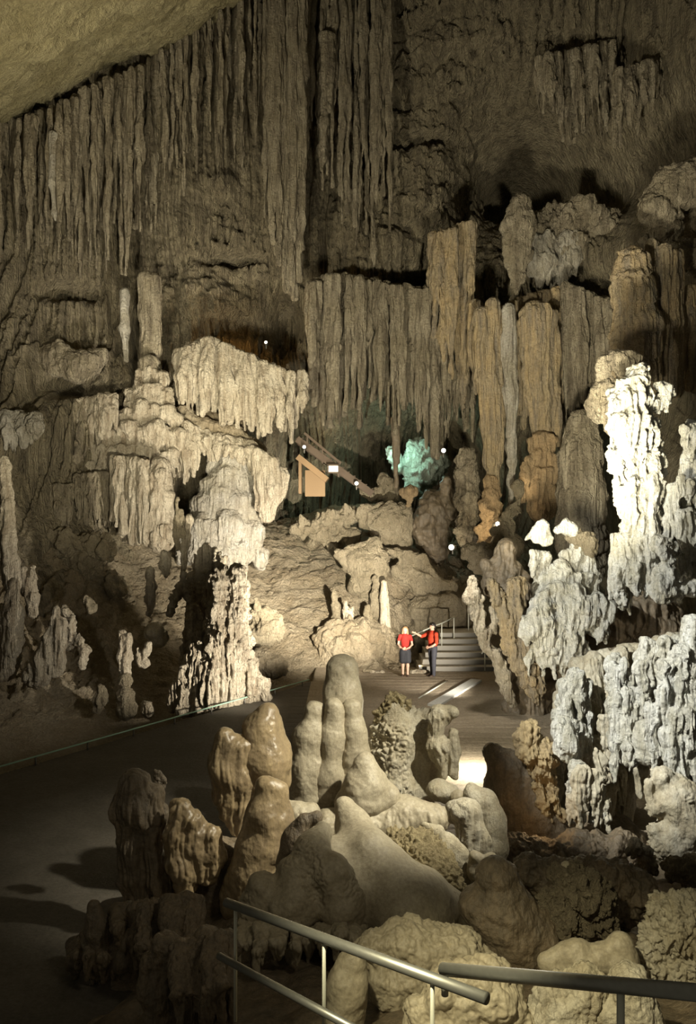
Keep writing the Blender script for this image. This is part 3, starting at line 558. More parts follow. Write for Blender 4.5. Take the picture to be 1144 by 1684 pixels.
B('brown rounded pillar beside the dark shaft, left of the golden columns', 31, [[(768,750,14),(766,775,20)],[(770,790,19),(772,830,22)],[(772,850,20),(770,885,18)]], mat='drape_rock', name='rock_pillar', lu=(5,18), ti=(5,12), fl=(3,7), k=4)
B('knobbly stone glowing orange under the long golden column', 29.6, [[(806,800,12),(808,840,15),(806,880,13)],[(790,870,8),(795,895,10)]], mat='orange_lit_rock', name='rock_pillar', lu=(5,14), ti=(4,14))
tiers('rock_pillar', 'tiered orange-brown pillar under the broad golden stalactite', 29, [(868,915,718,26,7,0),(866,916,745,26,7,-.1),(862,918,772,28,7,-.15),(862,918,800,36,7,-.2)], 'orange_lit_rock', core=[[(890,725,17,.3),(890,835,24,.3)],[(862,765,6),(858,820,8)]], seed=61, k=4, cat='rock column', fl=(3,6), ti=(3,10))
B('dark ragged rock between the orange stones', 28, [[(835,850,10),(830,880,16),(840,905,18)],[(852,800,4),(850,840,8)]], lu=(8,16))
form('stalagmite', 'large dark domed stalagmite in the shade left of the white column', 'stalagmite', 26, [[(955,700,24),(954,750,34),(956,820,38),(956,880,40),(955,930,40)]], 'drape_rock', k=8, ti=(5,14), fl=(3,9), bu=(5,24))
# ---- right column group
tiers('flowstone_column', 'tall white ragged flowstone column, brightest thing at the right', 18, [(1008,1078,640,60,13,-.2),(1082,1104,645,30,7,0),(1008,1060,690,60,12,-.3),(1012,1082,740,50,10,-.3),(1018,1088,790,50,10,-.3),(1022,1088,835,50,10,-.3),(1016,1086,880,50,11,-.3),(1012,1080,925,50,10,-.3)], 'white_calcite', core=[[(1052,615,18),(1036,650,28),(1034,700,30),(1042,740,26)],[(1085,635,8),(1098,648,10),(1076,670,10)],[(1066,700,16),(1058,760,28),(1058,830,28),(1054,900,32),(1052,945,26)],[(1000,735,4),(1016,800,6),(1022,850,5)],[(1004,720,4),(1018,770,6),(1026,820,5)],[(1018,880,8),(1010,950,8)]], seed=8, k=5, fl=(8,9), bu=(6,16), ti=(4,14), wa=(3,20), cat='rock column', pc=(3,5,.1))
tiers('flowstone_column', 'pale fluted side column cut by the right edge of the photo', 17.5, [(1122,1160,700,60,10,0),(1100,1160,790,60,9,-.1),(1098,1160,850,70,9,-.1),(1104,1160,915,60,9,-.1)], 'white_calcite', core=[[(1138,700,12,.4),(1136,760,16,.4),(1128,860,24,.5),(1134,960,22,.4)],[(1102,800,5),(1098,880,7)]], seed=9, k=5, fl=(6,7), bu=(4,16), cat='rock column')
form('boulder', 'white lumpy rock at the foot of the tall white column', 'rock', 17, [[(1095,945,18),(1090,970,22)],[(1120,970,14),(1140,965,14)],[(1085,895,14),(1098,920,12)]], 'white_calcite', k=8, bu=(6,12), fl=(3,8))
form('flowstone_skirt', 'narrow pale fringe of rock left of the foot of the tall white column', 'rock drape', 18, [[(1008,880,4),(1006,940,6),(1004,985,3)],[(1020,965,6),(1024,1000,4)],[(1035,970,5),(1036,1010,2)]], 'white_calcite', k=4, fl=(4,6), bu=(2,12))
form('rock_pillar', 'shaded tan pillar rising behind the top of the tall white column', 'rock column', 19.5, [[(992,590,8),(1000,640,14),(1005,700,14)],[(1010,590,14),(1030,600,24)],[(980,640,10),(975,670,8),(982,690,8)]], 'drape_rock', k=8, bu=(6,14), fl=(3,8))
tiers('flowstone_cascade', 'white jagged flowstone cascade with hanging spikes, right of the stairs', 20, [(866,900,905,45,10,.3),(920,972,902,50,11,.3),(882,985,940,50,12,0),(872,1000,975,50,12,-.2),(862,930,1000,45,9,-.3),(925,1008,990,40,13,-.3),(880,1000,1018,36,11,-.3),(872,965,1045,40,8,-.2),(885,930,1070,36,6,-.1)], 'white_calcite', core=[[(882,915,12,.6),(915,985,34,.8),(915,1045,22,.7)],[(945,920,18,.8),(960,985,34,.8)]], seed=6, k=8, fl=(6,10), bu=(8,26), wa=(6,30))
form('rock_wedge', 'white pointed slab lying on top of the jagged cascade', 'rock', 20.1, [[(864,888,3),(890,866,10),(902,884,8)],[(880,888,5),(900,890,8)],[(886,872,10),(894,884,10)]], 'white_calcite', k=6, lu=(2,20), bu=(2,10))
form('rock_wedge', 'smaller white split slab right of the pointed one', 'rock', 20.1, [[(916,872,7),(928,868,9)],[(932,862,9),(942,868,9)],[(930,872,8),(940,876,8)]], 'white_calcite', k=4, lu=(2,20), bu=(2,10))
form('boulder', 'rough tan block resting on the right shoulder of the jagged cascade', 'rock', 20.2, [[(940,885,9),(965,893,15),(970,905,12)],[(950,880,10),(968,882,8)]], 'boulder_rock', k=5, bu=(4,8), lu=(4,14))
form('rock_drape', 'twisted pale strip of rock hanging beside the stairs', 'rock drape', 20.6, [[(778,955,9),(778,985,13),(785,1015,10),(795,1045,10),(806,1075,8)],[(815,1000,8),(812,1040,6)],[(818,1075,9),(826,1110,10),(836,1145,9),(842,1160,5)],[(800,1065,6),(818,1085,8)]], 'cream_calcite', k=6, fl=(4,8), bu=(5,14), wa=(4,24))
form('rock_drape', 'brown and cream ribbed drape between the stairs and the jagged cascade', 'rock drape', 20.2, [[(808,955,8),(818,985,12),(832,1010,12),(838,1040,12),(846,1070,9)],[(850,960,14),(845,1000,10),(855,1050,8),(875,1100,8)],[(838,1060,12),(860,1090,12),(868,1120,10),(884,1155,7)],[(885,1095,8),(888,1130,8),(892,1150,3)],[(830,1050,5),(850,1110,5)]], 'drape_gold', k=6, fl=(5,7), bu=(5,14), wa=(4,24))
form('rock_wall', 'dark rock mass in shade behind the ribbed drapes', 'rock', 21.5, [[(830,905,18),(835,960,26),(860,1040,30),(880,1120,34),(860,1200,40)],[(800,930,10),(806,960,14)],[(920,1100,40),(960,1060,40),(1020,1020,40)],[(1050,1000,40),(1100,1040,40)]], 'near_brown', k=16, bu=(8,24), fl=(4,10))
form('flowstone_ledge', 'olive-topped shaded ledge under the jagged cascade', 'rock ledge', 14.5, [[(960,1110,24),(1000,1100,28),(1040,1090,24)],[(950,1180,34),(1010,1180,40),(1060,1160,40)],[(940,1260,40),(1000,1270,44)],[(980,1330,30)]], 'boulder_rock', k=16, fl=(6,10), bu=(8,26))
RW = dict(k=4, fl=(6, 8), bu=(4, 13), wa=(4, 24))
def RF(label, Y, ch, mat='white_calcite', name='flowstone_lobe', **k):
    d = dict(RW); d.update(k); return form(name, label, 'flowstone', Y, ch, mat, **d)
RF('pair of tall pale lobes with rounded heads, left of centre in the lower right group', 13.2, [[(945,1110,12),(950,1145,18),(958,1190,18),(955,1230,12)],[(922,1150,8),(925,1190,12)],[(938,1160,9),(940,1200,8)]])
RF('smooth white pillow-shaped lobe beside the golden knobbly lump', 12.4, [[(926,1190,14),(930,1220,20),(936,1240,16)],[(912,1195,6),(918,1235,7)]], bu=(2,20))
RF('golden brown knobbly lump glowing at the edge of the dark pit', 12.6, [[(868,1205,18),(872,1235,24)],[(895,1235,20),(890,1265,20)],[(886,1290,10),(895,1320,9),(902,1350,5)],[(905,1275,10),(910,1310,7),(925,1350,4)]], mat='near_gold', name='rock_lump', bu=(5,12), lu=(5,14))
RF('fluted white drape with split ends below the pillow-shaped lobe', 12.2, [[(948,1262,14),(950,1300,16),(955,1340,10),(958,1360,3)],[(972,1275,8),(972,1320,8),(974,1350,3)],[(935,1290,6),(942,1340,4)],[(985,1300,10),(988,1340,8)]])
RF('tall white fluted drape in the middle of the lower right group', 12.4, [[(1010,1085,12),(1020,1120,20),(1026,1160,22),(1030,1210,15),(1032,1250,12)],[(1005,1120,8),(1012,1170,10)],[(1045,1130,8),(1052,1190,7),(1060,1230,6)]])
RF('narrow shaded drape left of the tall fluted drape in the lower right group', 12.8, [[(992,1180,8),(998,1220,9),(1008,1260,8)],[(1005,1200,6),(1015,1250,7)]], mat='near_grey')
RF('round grey-white boss like a pillow, in the lower right group', 11.9, [[(1062,1205,20),(1068,1235,24)],[(1078,1215,14),(1074,1245,16)]], bu=(4,18), fl=(2,10))
RF('dangling pale stalk with a round tip under the tall fluted drape', 12, [[(1034,1230,13),(1034,1248,10),(1035,1268,2)]], name='rock_stub')
RF('small grey triangular rock peak between the drapes, lower right', 12.6, [[(978,1232,5),(982,1250,10),(990,1275,14)]], mat='near_grey', name='rock_peak')
RF('popcorn-topped white lobe high at the right of the lower group', 11.8, [[(1064,1062,16),(1068,1095,20),(1074,1130,18),(1080,1160,9)],[(1052,1075,8),(1060,1110,7)]], pc=(3,6,0))
RF('second popcorn-topped lobe, between the first one and the right edge', 11.6, [[(1092,1058,14),(1100,1100,20),(1106,1150,18),(1110,1200,12)],[(1112,1075,8),(1116,1120,10)]], pc=(3,6,0))
RF('big white fluted sheet running down along the right edge of the photo', 11.4, [[(1140,1030,20),(1150,1080,26),(1146,1150,26),(1144,1220,26),(1150,1290,16)],[(1122,1130,12),(1124,1200,14),(1130,1260,8)],[(1108,1170,6),(1116,1240,6),(1132,1300,5)]])
RF('large mottled boulder with a rough crust, right edge of the lower group', 10.8, [[(1090,1280,20),(1110,1310,36),(1130,1350,44),(1110,1390,38)],[(1065,1290,10),(1078,1330,14)],[(1080,1370,18),(1090,1400,22)]], mat='near_grey', name='boulder', pc=(6,7,-.1), bu=(6,26), fl=(1,10))
RF('lumpy grey boulder at the lower left of the large mottled boulder', 10.4, [[(1045,1395,14),(1058,1400,14)],[(1065,1425,18),(1050,1430,12)]], mat='boulder_rock', name='boulder', bu=(5,12), lu=(5,14))
RF('round hollowed rock low at the right edge', 10, [[(1110,1430,20),(1140,1425,20)],[(1144,1450,24)]], mat='boulder_rock', name='boulder', bu=(5,12), lu=(5,14))
for lb, Y0, xl, xr, tp, bt, sd in [('upper row of shaded ribbed drapes behind the pale lobes, lower right', 13.6, 915, 1130, [(915,1150),(960,1090),(1130,1050)], [(915,1230),(1010,1240),(1130,1260)], 41), ('lower row of shaded ribbed drapes fading into the black pit', 13.2, 905, 1050, [(905,1250),(960,1225),(1050,1220)], [(905,1350),(960,1365),(1050,1330)], 42)]:
    C('rock_curtain', lb, Y0, xl, xr, tp, bt, 'near_grey', n=13, r=(18,8), jit=25, dep=.25, seed=sd, k=8, bu=(5,22), wa=(5,40))
C('rock_curtain', 'pale ribbed drapes between the popcorn-topped lobes and the right edge', 12.0, 1050, 1160, [(1050,1080),(1160,1040)], [(1050,1150),(1090,1230),(1130,1320),(1160,1320)], 'white_calcite', n=9, r=(14,7), jit=25, dep=.2, seed=43, k=6, bu=(5,22), wa=(5,40), lean=18)
tiers('flowstone_drapery', 'white pointed drips falling over the pair of tall pale lobes, lower right group', 12.9, [(925,966,1108,70,8,.1),(914,968,1148,75,8,0),(918,966,1190,60,8,-.05)], 'white_calcite', seed=51, k=4, fl=(4,6), bu=(3,12), wa=(4,24))
tiers('flowstone_drapery', 'white pointed drips falling over the tall fluted drape, lower right group', 12.1, [(998,1044,1092,80,9,.1),(1000,1056,1135,90,9,0),(1006,1060,1185,70,8,-.05)], 'white_calcite', seed=52, k=4, fl=(4,6), bu=(3,12), wa=(4,24))
tiers('flowstone_drapery', 'white slanting drips under the popcorn-topped lobes, towards the right edge', 11.3, [(1048,1090,1075,100,10,.1),(1085,1150,1075,110,10,0),(1066,1120,1135,110,9,0),(1090,1160,1170,120,10,-.1),(1112,1160,1240,80,9,-.1)], 'white_calcite', seed=53, k=4, fl=(5,7), bu=(3,12), wa=(5,28), pc=(2,5,.1))
tiers('flowstone_drapery', 'pale split drips at the dark foot of the lower right group', 12, [(936,990,1265,80,8,0),(930,1000,1300,55,7,.1)], 'near_grey', seed=54, k=4, fl=(4,6), bu=(3,12), wa=(4,24))
form('rock_wall', 'black rock mass in front of the brightly lit patch of floor', 'rock', 13, [[(812,1240,18),(830,1262,28),(830,1300,34),(870,1340,46),(910,1400,60)],[(845,1260,24),(880,1300,40)],[(960,1400,60),(1010,1390,50)]], 'near_brown', k=10, bu=(4,20))
# ---- foreground stalagmites
NW = dict(bu=(3, 28), wa=(4, 50), k=14)
def NF(label, Y, ch, mat='near_tan', name='stalagmite', cat='stalagmite', **k):
    d = dict(NW); d.update(k); return form(name, label, cat, Y, ch, mat, **d)
NF('tall smooth domed stalagmite in the centre, highest of the near group', 12.4, [[(562,1101,25),(562,1140,29),(560,1180,32),(556,1250,40),(545,1310,52)]])
NF('rounded stalagmite leaning against the left of the tall domed one', 12.1, [[(516,1172,19),(511,1210,27),(508,1260,32),(508,1310,34)]])
NF('slim finger stalagmite in front of the tall domed one', 12.0, [[(548,1163,15),(546,1210,19),(544,1270,24),(540,1310,26)]])
NF('smooth short finger stalagmite at the right front of the tall domed one', 12.05, [[(577,1162,14),(582,1200,18),(584,1250,22),(580,1300,24)]])
NF('bulging dome with small drips on its skirt, below the tall domed stalagmite', 11.4, [[(600,1258,20),(602,1290,34),(600,1310,38)],[(565,1320,18),(570,1335,8)],[(620,1320,18),(628,1345,5)],[(600,1330,18),(606,1350,5)],[(640,1310,18),(645,1340,6)]], name='domed_rock', cat='rock')
NF('orange and cream bulb-shaped stalagmite at the left of the near group', 11, [[(438,1170,17),(432,1200,32),(434,1245,43),(436,1275,42)],[(405,1230,20),(404,1270,16)],[(462,1285,14)]], mat='near_wax')
NF('pointed orange drape hanging from the left side of the orange bulb', 10.8, [[(366,1212,15),(368,1260,24),(372,1310,20),(380,1345,10),(386,1372,4)],[(392,1230,22),(398,1280,22),(398,1330,12),(396,1375,5)],[(372,1300,10),(366,1340,5)]], mat='near_wax', name='rock_drape', cat='rock drape', fl=(3,14))
NF('glossy brown stalagmite under the orange bulb', 10, [[(440,1296,20),(438,1340,32),(430,1390,38),(418,1440,44),(400,1480,40)],[(462,1300,13),(462,1350,18),(450,1400,26)]], mat='near_wax')
NF('pitted column crusted with popcorn, right of the tall domed stalagmite', 12.6, [[(652,1168,24),(655,1200,34),(650,1240,40),(650,1290,46),(650,1330,46)],[(690,1190,22),(700,1240,26),(700,1290,30)],[(625,1200,14),(618,1240,20)]], mat='near_grey', name='crusted_column', cat='rock column', pc=(5,7,-.15), bu=(4,22))
cc = bpy.data.objects['crusted_column']
form('crust', 'dark knobbly crust', '', 12.5, [[(640,1150,8),(655,1150,9),(630,1170,9),(622,1190,8)],[(650,1165,10),(668,1160,8)],[(618,1215,7),(625,1250,8),(640,1300,6)]], 'popcorn_rock', k=4, bu=(6,7), lu=(5,8), parent=cc)
NF('fluted pale pedestal shaped like stacked goblets, right of the crusted column', 12.1, [[(718,1178,19),(720,1200,11),(722,1218,9)],[(722,1226,20),(724,1245,13),(726,1275,6),(727,1285,5)],[(738,1172,10),(735,1185,6)],[(746,1205,7),(748,1235,8),(745,1275,7)],[(745,1240,9),(742,1270,6)]], mat='near_grey', name='rock_pedestal', cat='rock column', fl=(4,10), k=6)
NF('pale rounded cap under the goblet-shaped pedestal', 11.9, [[(722,1300,20),(735,1305,18)]], mat='near_grey', name='domed_rock', cat='rock', k=6)
NF('small mushroom-like knob beside the pale rounded cap', 11.7, [[(752,1310,12),(756,1318,10)]], name='rock_lump', cat='rock', k=6)
NF('hollow-fronted grey stump, left of the broad pale block', 10.8, [[(765,1335,24),(772,1365,22),(772,1400,20)],[(745,1330,10),(742,1350,6)],[(790,1380,18),(780,1410,20)]], mat='near_grey', name='rock_stump', cat='rock', k=8, fl=(3,12))
NF('broad pale block beside the black pit', 11.2, [[(795,1318,22),(805,1350,26),(806,1390,28),(800,1420,28)],[(775,1305,16),(782,1330,18)]], mat='near_grey', name='rock_block', cat='rock', k=10)
NF('smooth grey-white pillar on the right rim of the popcorn slope', 9.8, [[(735,1390,20),(752,1410,18),(758,1440,18),(762,1475,14)],[(715,1370,14),(700,1360,8)]], mat='near_grey', name='rock_pillar', cat='rock column', k=8)
NF('small pointed lobe beside the smooth grey-white pillar', 9.6, [[(782,1412,12),(778,1440,9)],[(805,1415,12)]], mat='near_tan', name='rock_lump', cat='rock', k=8)
NF('long smooth ridge sweeping down to the right in the middle of the foreground', 9, [[(568,1328,17,.8),(582,1360,24,.6),(605,1410,40,.2),(635,1460,58,0),(665,1500,70,-.2)],[(545,1410,30,.2),(560,1480,60,-.1)],[(700,1490,55,0),(740,1495,35,.2)]], name='rock_ridge', cat='rock', k=26, bu=(3,50))
NF('slope covered in rough popcorn knobs, right of the smooth ridge', 9.5, [[(645,1372,12,.3),(675,1405,32,.1),(712,1445,42,-.1),(735,1490,40,-.2)],[(690,1385,22,.2),(725,1410,20,.1)]], mat='popcorn_rock', name='popcorn_slope', cat='rock', k=18, pc=(6,8,-3), bu=(2,30))
NF('lumpy brown mound left of the smooth ridge', 8.5, [[(528,1372,20,.5),(515,1400,30,.2)],[(490,1440,36,.1),(485,1485,44,0),(480,1510,34,.1)],[(545,1440,34,0),(560,1490,40,0),(580,1520,26,.1)],[(430,1460,24),(420,1500,30)]], mat='near_tan', name='rock_mound', cat='rock', k=12, bu=(4,30), pc=(3,9,0))
NF('low shelf of rock under the ridge and mound, with a shadowed overhang', 8.6, [[(420,1515,18,.3),(520,1530,22,.2),(620,1525,26,.2),(720,1520,26,.2)],[(640,1490,40,.5),(720,1490,40,.5)]], mat='near_tan', name='rock_ledge', cat='rock ledge', k=14, bu=(5,24), fl=(4,12))
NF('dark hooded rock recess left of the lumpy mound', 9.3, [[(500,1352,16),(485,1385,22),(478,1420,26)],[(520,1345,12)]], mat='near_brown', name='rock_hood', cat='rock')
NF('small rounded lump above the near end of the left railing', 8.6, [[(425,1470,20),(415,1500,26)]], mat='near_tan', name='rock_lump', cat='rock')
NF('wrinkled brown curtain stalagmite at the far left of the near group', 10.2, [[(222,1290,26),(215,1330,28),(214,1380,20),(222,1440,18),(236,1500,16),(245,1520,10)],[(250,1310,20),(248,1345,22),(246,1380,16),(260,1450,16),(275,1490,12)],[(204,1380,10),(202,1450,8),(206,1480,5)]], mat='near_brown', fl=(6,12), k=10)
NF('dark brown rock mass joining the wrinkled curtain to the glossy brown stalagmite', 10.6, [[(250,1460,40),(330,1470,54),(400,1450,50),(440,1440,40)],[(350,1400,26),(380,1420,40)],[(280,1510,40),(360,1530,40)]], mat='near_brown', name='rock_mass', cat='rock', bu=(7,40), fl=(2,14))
NF('sloping base of the near group, under the small drips of the bulging dome', 10.8, [[(540,1360,30,.6),(600,1360,34,.6),(660,1345,34,.6),(712,1345,26,.6)],[(500,1345,26),(470,1330,16)]], mat='near_tan', name='rock_mass', cat='rock', bu=(4,30), fl=(3,12))
NF('small knobbly spire behind the wrinkled brown curtain stalagmite', 10.6, [[(258,1272,7),(262,1285,10),(256,1300,10)]], mat='near_brown', name='rock_lump', cat='rock', bu=(6,8), k=4)
NF('ribbed reddish brown block between the wrinkled curtain and the orange drape', 10, [[(298,1330,18),(292,1370,22),(300,1420,24),(306,1455,20)],[(318,1350,18),(326,1400,20),(330,1440,16)],[(348,1375,18),(352,1410,18),(345,1440,14)]], mat='near_wax', name='rock_block', cat='rock', fl=(4,14), lu=(3,24), k=10)
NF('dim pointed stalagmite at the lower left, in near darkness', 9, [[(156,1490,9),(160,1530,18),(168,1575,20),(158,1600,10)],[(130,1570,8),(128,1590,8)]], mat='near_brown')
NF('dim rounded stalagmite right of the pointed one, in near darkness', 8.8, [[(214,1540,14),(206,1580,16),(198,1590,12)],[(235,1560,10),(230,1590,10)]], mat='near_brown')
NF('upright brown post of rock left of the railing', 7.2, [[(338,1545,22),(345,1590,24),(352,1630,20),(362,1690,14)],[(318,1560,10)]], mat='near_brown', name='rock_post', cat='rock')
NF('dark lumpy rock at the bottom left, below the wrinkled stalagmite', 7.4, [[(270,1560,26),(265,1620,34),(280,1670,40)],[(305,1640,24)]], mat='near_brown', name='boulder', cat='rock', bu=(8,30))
C('rock_fringe', 'fringe of short brown drips under the mound, behind the left railing', 8.0, 395, 600, [(395,1520),(600,1530)], [(395,1600),(430,1595),(450,1560),(480,1590),(510,1575),(560,1560),(600,1570)], 'near_tan', n=12, r=(13,4), jit=16, dep=.15, seed=31, k=6, fl=(3,14), bu=(3,20))
C('rock_fringe', 'brown hanging drips below the wrinkled curtain, in near darkness', 8.6, 190, 330, [(190,1500),(330,1480)], [(190,1560),(240,1640),(290,1600),(330,1620)], 'near_brown', n=8, r=(20,6), jit=25, dep=.25, seed=32, k=8, bu=(5,20), wa=(5,40))
C('rock_fringe', 'ragged brown drips left of the lower rail, at the bottom of the photo', 6.9, 290, 380, [(290,1560),(380,1540)], [(290,1700),(340,1720),(380,1690)], 'near_brown', n=6, r=(20,8), jit=25, dep=.2, seed=33, k=8, bu=(6,20), wa=(5,40))
C('rock_fringe', 'dim brown drips around the pointed stalagmite at the lower left', 9.0, 118, 200, [(118,1560),(160,1520),(200,1550)], [(118,1600),(200,1610)], 'near_brown', n=5, r=(18,6), jit=12, dep=.2, seed=34, k=8, bu=(5,20))
NF('pale-edged rounded rock below the left railing, near the bottom edge', 6.2, [[(580,1585,24),(570,1620,30),(568,1670,34)]], name='boulder', cat='rock', bu=(4,30))
NF('wide rocky shelf behind the meeting point of the two railings', 6.9, [[(610,1560,30),(680,1555,38),(750,1565,38),(795,1595,26)],[(640,1610,44),(720,1610,46),(780,1620,36)]], mat='near_tan', name='rock_shelf', cat='rock ledge', bu=(7,30), lu=(5,20))
NF('warm lit boulder at the bottom edge, between the railing posts', 5.6, [[(740,1635,46),(800,1630,52),(835,1680,44)],[(720,1690,54),(790,1700,66)],[(690,1660,26)]], mat='near_tan', name='boulder', cat='rock', bu=(7,36), lu=(5,22), pc=(2,9,.1))
NF('mottled boulder at the bottom edge, left of the right-hand post', 5.6, [[(915,1635,36),(960,1630,38),(940,1690,56)],[(900,1680,40)]], mat='near_grey', name='boulder', cat='rock', bu=(7,30), lu=(5,16))
NF('pale boulder behind the right-hand post at the bottom edge', 5.5, [[(1035,1625,38),(1045,1690,46)],[(1000,1670,30)]], mat='near_grey', name='boulder', cat='rock', bu=(5,30), lu=(3,18))
NF('smooth cream stalagmite with a round head above the right railing', 6.5, [[(1018,1558,24),(1020,1585,27),(1020,1630,32)],[(985,1575,24),(955,1590,28),(915,1605,26)],[(950,1560,18),(900,1580,16)]], mat='near_tan', bu=(3,26))
NF('rough knobbly boulder behind the right railing, shredded surface', 7.8, [[(940,1455,32),(975,1475,36),(990,1510,26)],[(905,1480,20),(930,1510,30),(960,1530,22)]], mat='boulder_rock', name='boulder', cat='rock', lu=(12,20), bu=(5,9), k=6)
NF('low dark boulder heap added as shade in the black pit, behind the rough knobbly boulder', 8.6, [[(870,1430,24),(900,1450,34),(950,1440,28),(1010,1450,34),(1050,1470,34)],[(930,1480,40),(1010,1490,40)]], mat='near_brown', name='boulder', cat='rock', k=8, bu=(6,20), lu=(5,16))  # added dark mass over lit floor, stands in for the pit's shade
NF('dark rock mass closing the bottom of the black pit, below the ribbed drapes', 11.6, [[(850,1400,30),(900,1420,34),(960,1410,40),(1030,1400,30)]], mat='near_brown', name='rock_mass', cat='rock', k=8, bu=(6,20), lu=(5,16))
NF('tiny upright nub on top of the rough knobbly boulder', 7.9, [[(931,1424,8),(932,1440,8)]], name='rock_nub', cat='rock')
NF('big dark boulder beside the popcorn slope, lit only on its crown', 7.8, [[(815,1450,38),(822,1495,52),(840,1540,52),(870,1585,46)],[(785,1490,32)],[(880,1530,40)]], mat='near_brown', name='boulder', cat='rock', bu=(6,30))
NF('rippled slope of flowstone at the right edge, above the railing', 6.8, [[(1075,1540,26),(1110,1525,40),(1150,1540,46)],[(1085,1490,22),(1140,1500,34)],[(1070,1580,26),(1120,1590,34),(1160,1600,34)]], mat='near_grey', name='flowstone_slope', cat='flowstone', lu=(8,12), bu=(5,8))
# ---- green-lit wall and cave mouth
form('rock_wall', 'rough wall lit green through the opening in the middle of the photo', 'rock', 39.5, [[(690,745,24),(700,770,26),(685,800,20)],[(645,745,12),(655,770,12)],[(720,760,18)]], 'teal_lit_rock', k=14, lu=(6,14), bu=(4,8))
form('hanging_rock', 'thin dark pillar crossing in front of the green-lit wall', 'rock column', 33, [[(648,690,6),(649,740,4),(652,800,4)],[(655,700,3),(655,760,3)]], 'near_brown', k=4, bu=(1.5,10))
form('boulder', 'dark rounded rock silhouetted below the green-lit wall', 'rock', 34.5, [[(632,790,12),(640,810,18)],[(600,810,10),(615,815,12)]], 'boulder_rock', k=8, lu=(5,14))
form('rock_wall', 'shadowed rock mass beside the dark shaft, below the green-lit wall', 'rock', 34, [[(710,830,24),(705,870,28),(715,905,24)],[(735,790,10),(740,840,12)]], 'near_brown', k=10, bu=(7,20))

# ------------------------------------------------------------------ built things
def frame_dir(yaw):
    c, s = math.cos(yaw), math.sin(yaw); return np.array([[c, -s, 0], [s, c, 0], [0, 0, 1.0]])
# stairs
st = empty('staircase', (3.7, 26.6, FZ)); tag(st, 'wide pale stone staircase rising to the right behind the two people', 'stairs')
for i in range(6):
    y0 = 26.75+.42*i; part('step', st, 'step_stone', boxes=[((3.72+.07*i, y0+.6, FZ+.085+.165*i-.4), (1.32-.05*i-.07*i*(1 if i > 3 else .4), .62, .4+.0825))])
    nz_ = part('shaded_riser', st, 'dark_iron_or_shade', boxes=[((3.72+.07*i, y0-.015, FZ+.165*(i+1)-.085), (1.32-.05*i-.07*i*(1 if i > 3 else .4), .02, .075))])  # dark strip painted for the shade on the step fronts
lx = 2.62
def hrail(name, label, posts, rail_pts, mat='pale_steel', pr=.022, rr=.024, extra=(), cat='railing'):
    e = empty(name, posts[0][0]); tag(e, label, cat)
    for b, t in posts: part('post', e, mat, tubes=[((b, t), pr)])
    part('rail', e, mat, tubes=[(rail_pts, rr)])
    for x in extra: part('lower_rail', e, mat, tubes=[(x, rr)])
    return e
hrail('stair_railing', 'thin metal handrail on the left side of the stone stairs', [(P(726,1062,27.9), P(726,1025,27.9)), (P(746,1056,28.6), P(746,1015,28.6)), (P(770,1045,29.3), P(770,1000,29.3))],
      [P(674,1047,27.1), P(712,1030,27.5), P(726,1025,27.9), P(746,1015,28.6)])
hrail('stair_railing', 'short metal handrail at the right foot of the stone stairs', [(P(797,1103,26.7), P(797,1066,26.7))], [P(792,1075,26.5), P(797,1066,26.7), P(793,1060,27.2)])
V = []; Fc = []; a = P(712,1163,0+5.4*F/(1163-CY)); b_ = P(783,1121,5.4*F/(1121-CY))
dv = (b_-a); dv[2] = 0; L_ = np.linalg.norm(dv); yaw = math.atan2(dv[1], dv[0])
box(V, Fc, ((a+b_)/2)+np.array([0, 0, .03]), (L_/2, .17, .05), frame_dir(yaw))
o = link_mesh('kerb', np.array(V), Fc, MATS['kerb'], smooth=False); tag(o, 'pale straight kerb strip lying across the paved floor toward the stairs', 'kerb')
a = P(688,1150,5.4*F/(1150-CY)); b_ = P(735,1121,5.4*F/(1121-CY)); V = []; Fc = []; tube(V, Fc, [a+[0,0,.03], b_+[0,0,.03]], .022)
o = link_mesh('floor_cable', np.array(V), Fc, MATS['pale_steel']); tag(o, 'thin pale cable lying on the paved floor left of the kerb strip', 'cable')
# path rail along the left
a = np.array([-7.6, 15.5, FZ+.03]); b_ = P(508,1126,5.4*F/(1126-CY)); up = np.array([0, 0, .0])
V = []; Fc = []; tube(V, Fc, [a, b_], .03)
e = empty('path_rail', a); tag(e, 'long low metal rail edging the dark path below the bright stalagmites', 'railing')
part('rail', e, 'green_lit_rail', tubes=[((a+[0,0,.16], b_+[0,0,.16]), .018)])
for t in np.linspace(.03, .97, 9):
    q = a+(b_-a)*t; part('post', e, 'dark_iron_or_shade', tubes=[((q-[0,0,.05], q+[0,0,.15]), .02)])
# foreground railings
A = P(372,1484,5.0); B1 = P(800,1642,3.62)
e = empty('pipe_railing', P(380,1600,4.95)); tag(e, 'steel pipe railing descending to the left across the bottom of the photo', 'railing')
part('top_rail', e, 'steel', tubes=[((A, (A+B1)/2, B1), .028)], n=20)
L0 = P(360,1572,5.0); L1 = P(620,1712,4.0); part('lower_rail', e, 'steel', tubes=[((L0, L1), .022)], n=16)
def on(Aa, Bb, px):   # the point of a rail seen at column px
    t0 = 0; best = None
    for t in np.linspace(0, 1, 400):
        q = Aa+(Bb-Aa)*t; x = q[0]/q[1]*F+CX
        if best is None or abs(x-px) < best[0]: best = (abs(x-px), q)
    return best[1]
for px in (387, 533, 710):
    t = on(A, B1, px); bt = np.array([t[0], t[1], t[2]-.72]); part('post', e, 'pale_steel', tubes=[((t, bt), .011)])
A2 = P(728,1594,3.95); B2 = P(1230,1640,2.75)
e = empty('pipe_railing', P(1020,1684,3.2)); tag(e, 'thicker steel pipe railing running to the right edge at the bottom of the photo', 'railing')
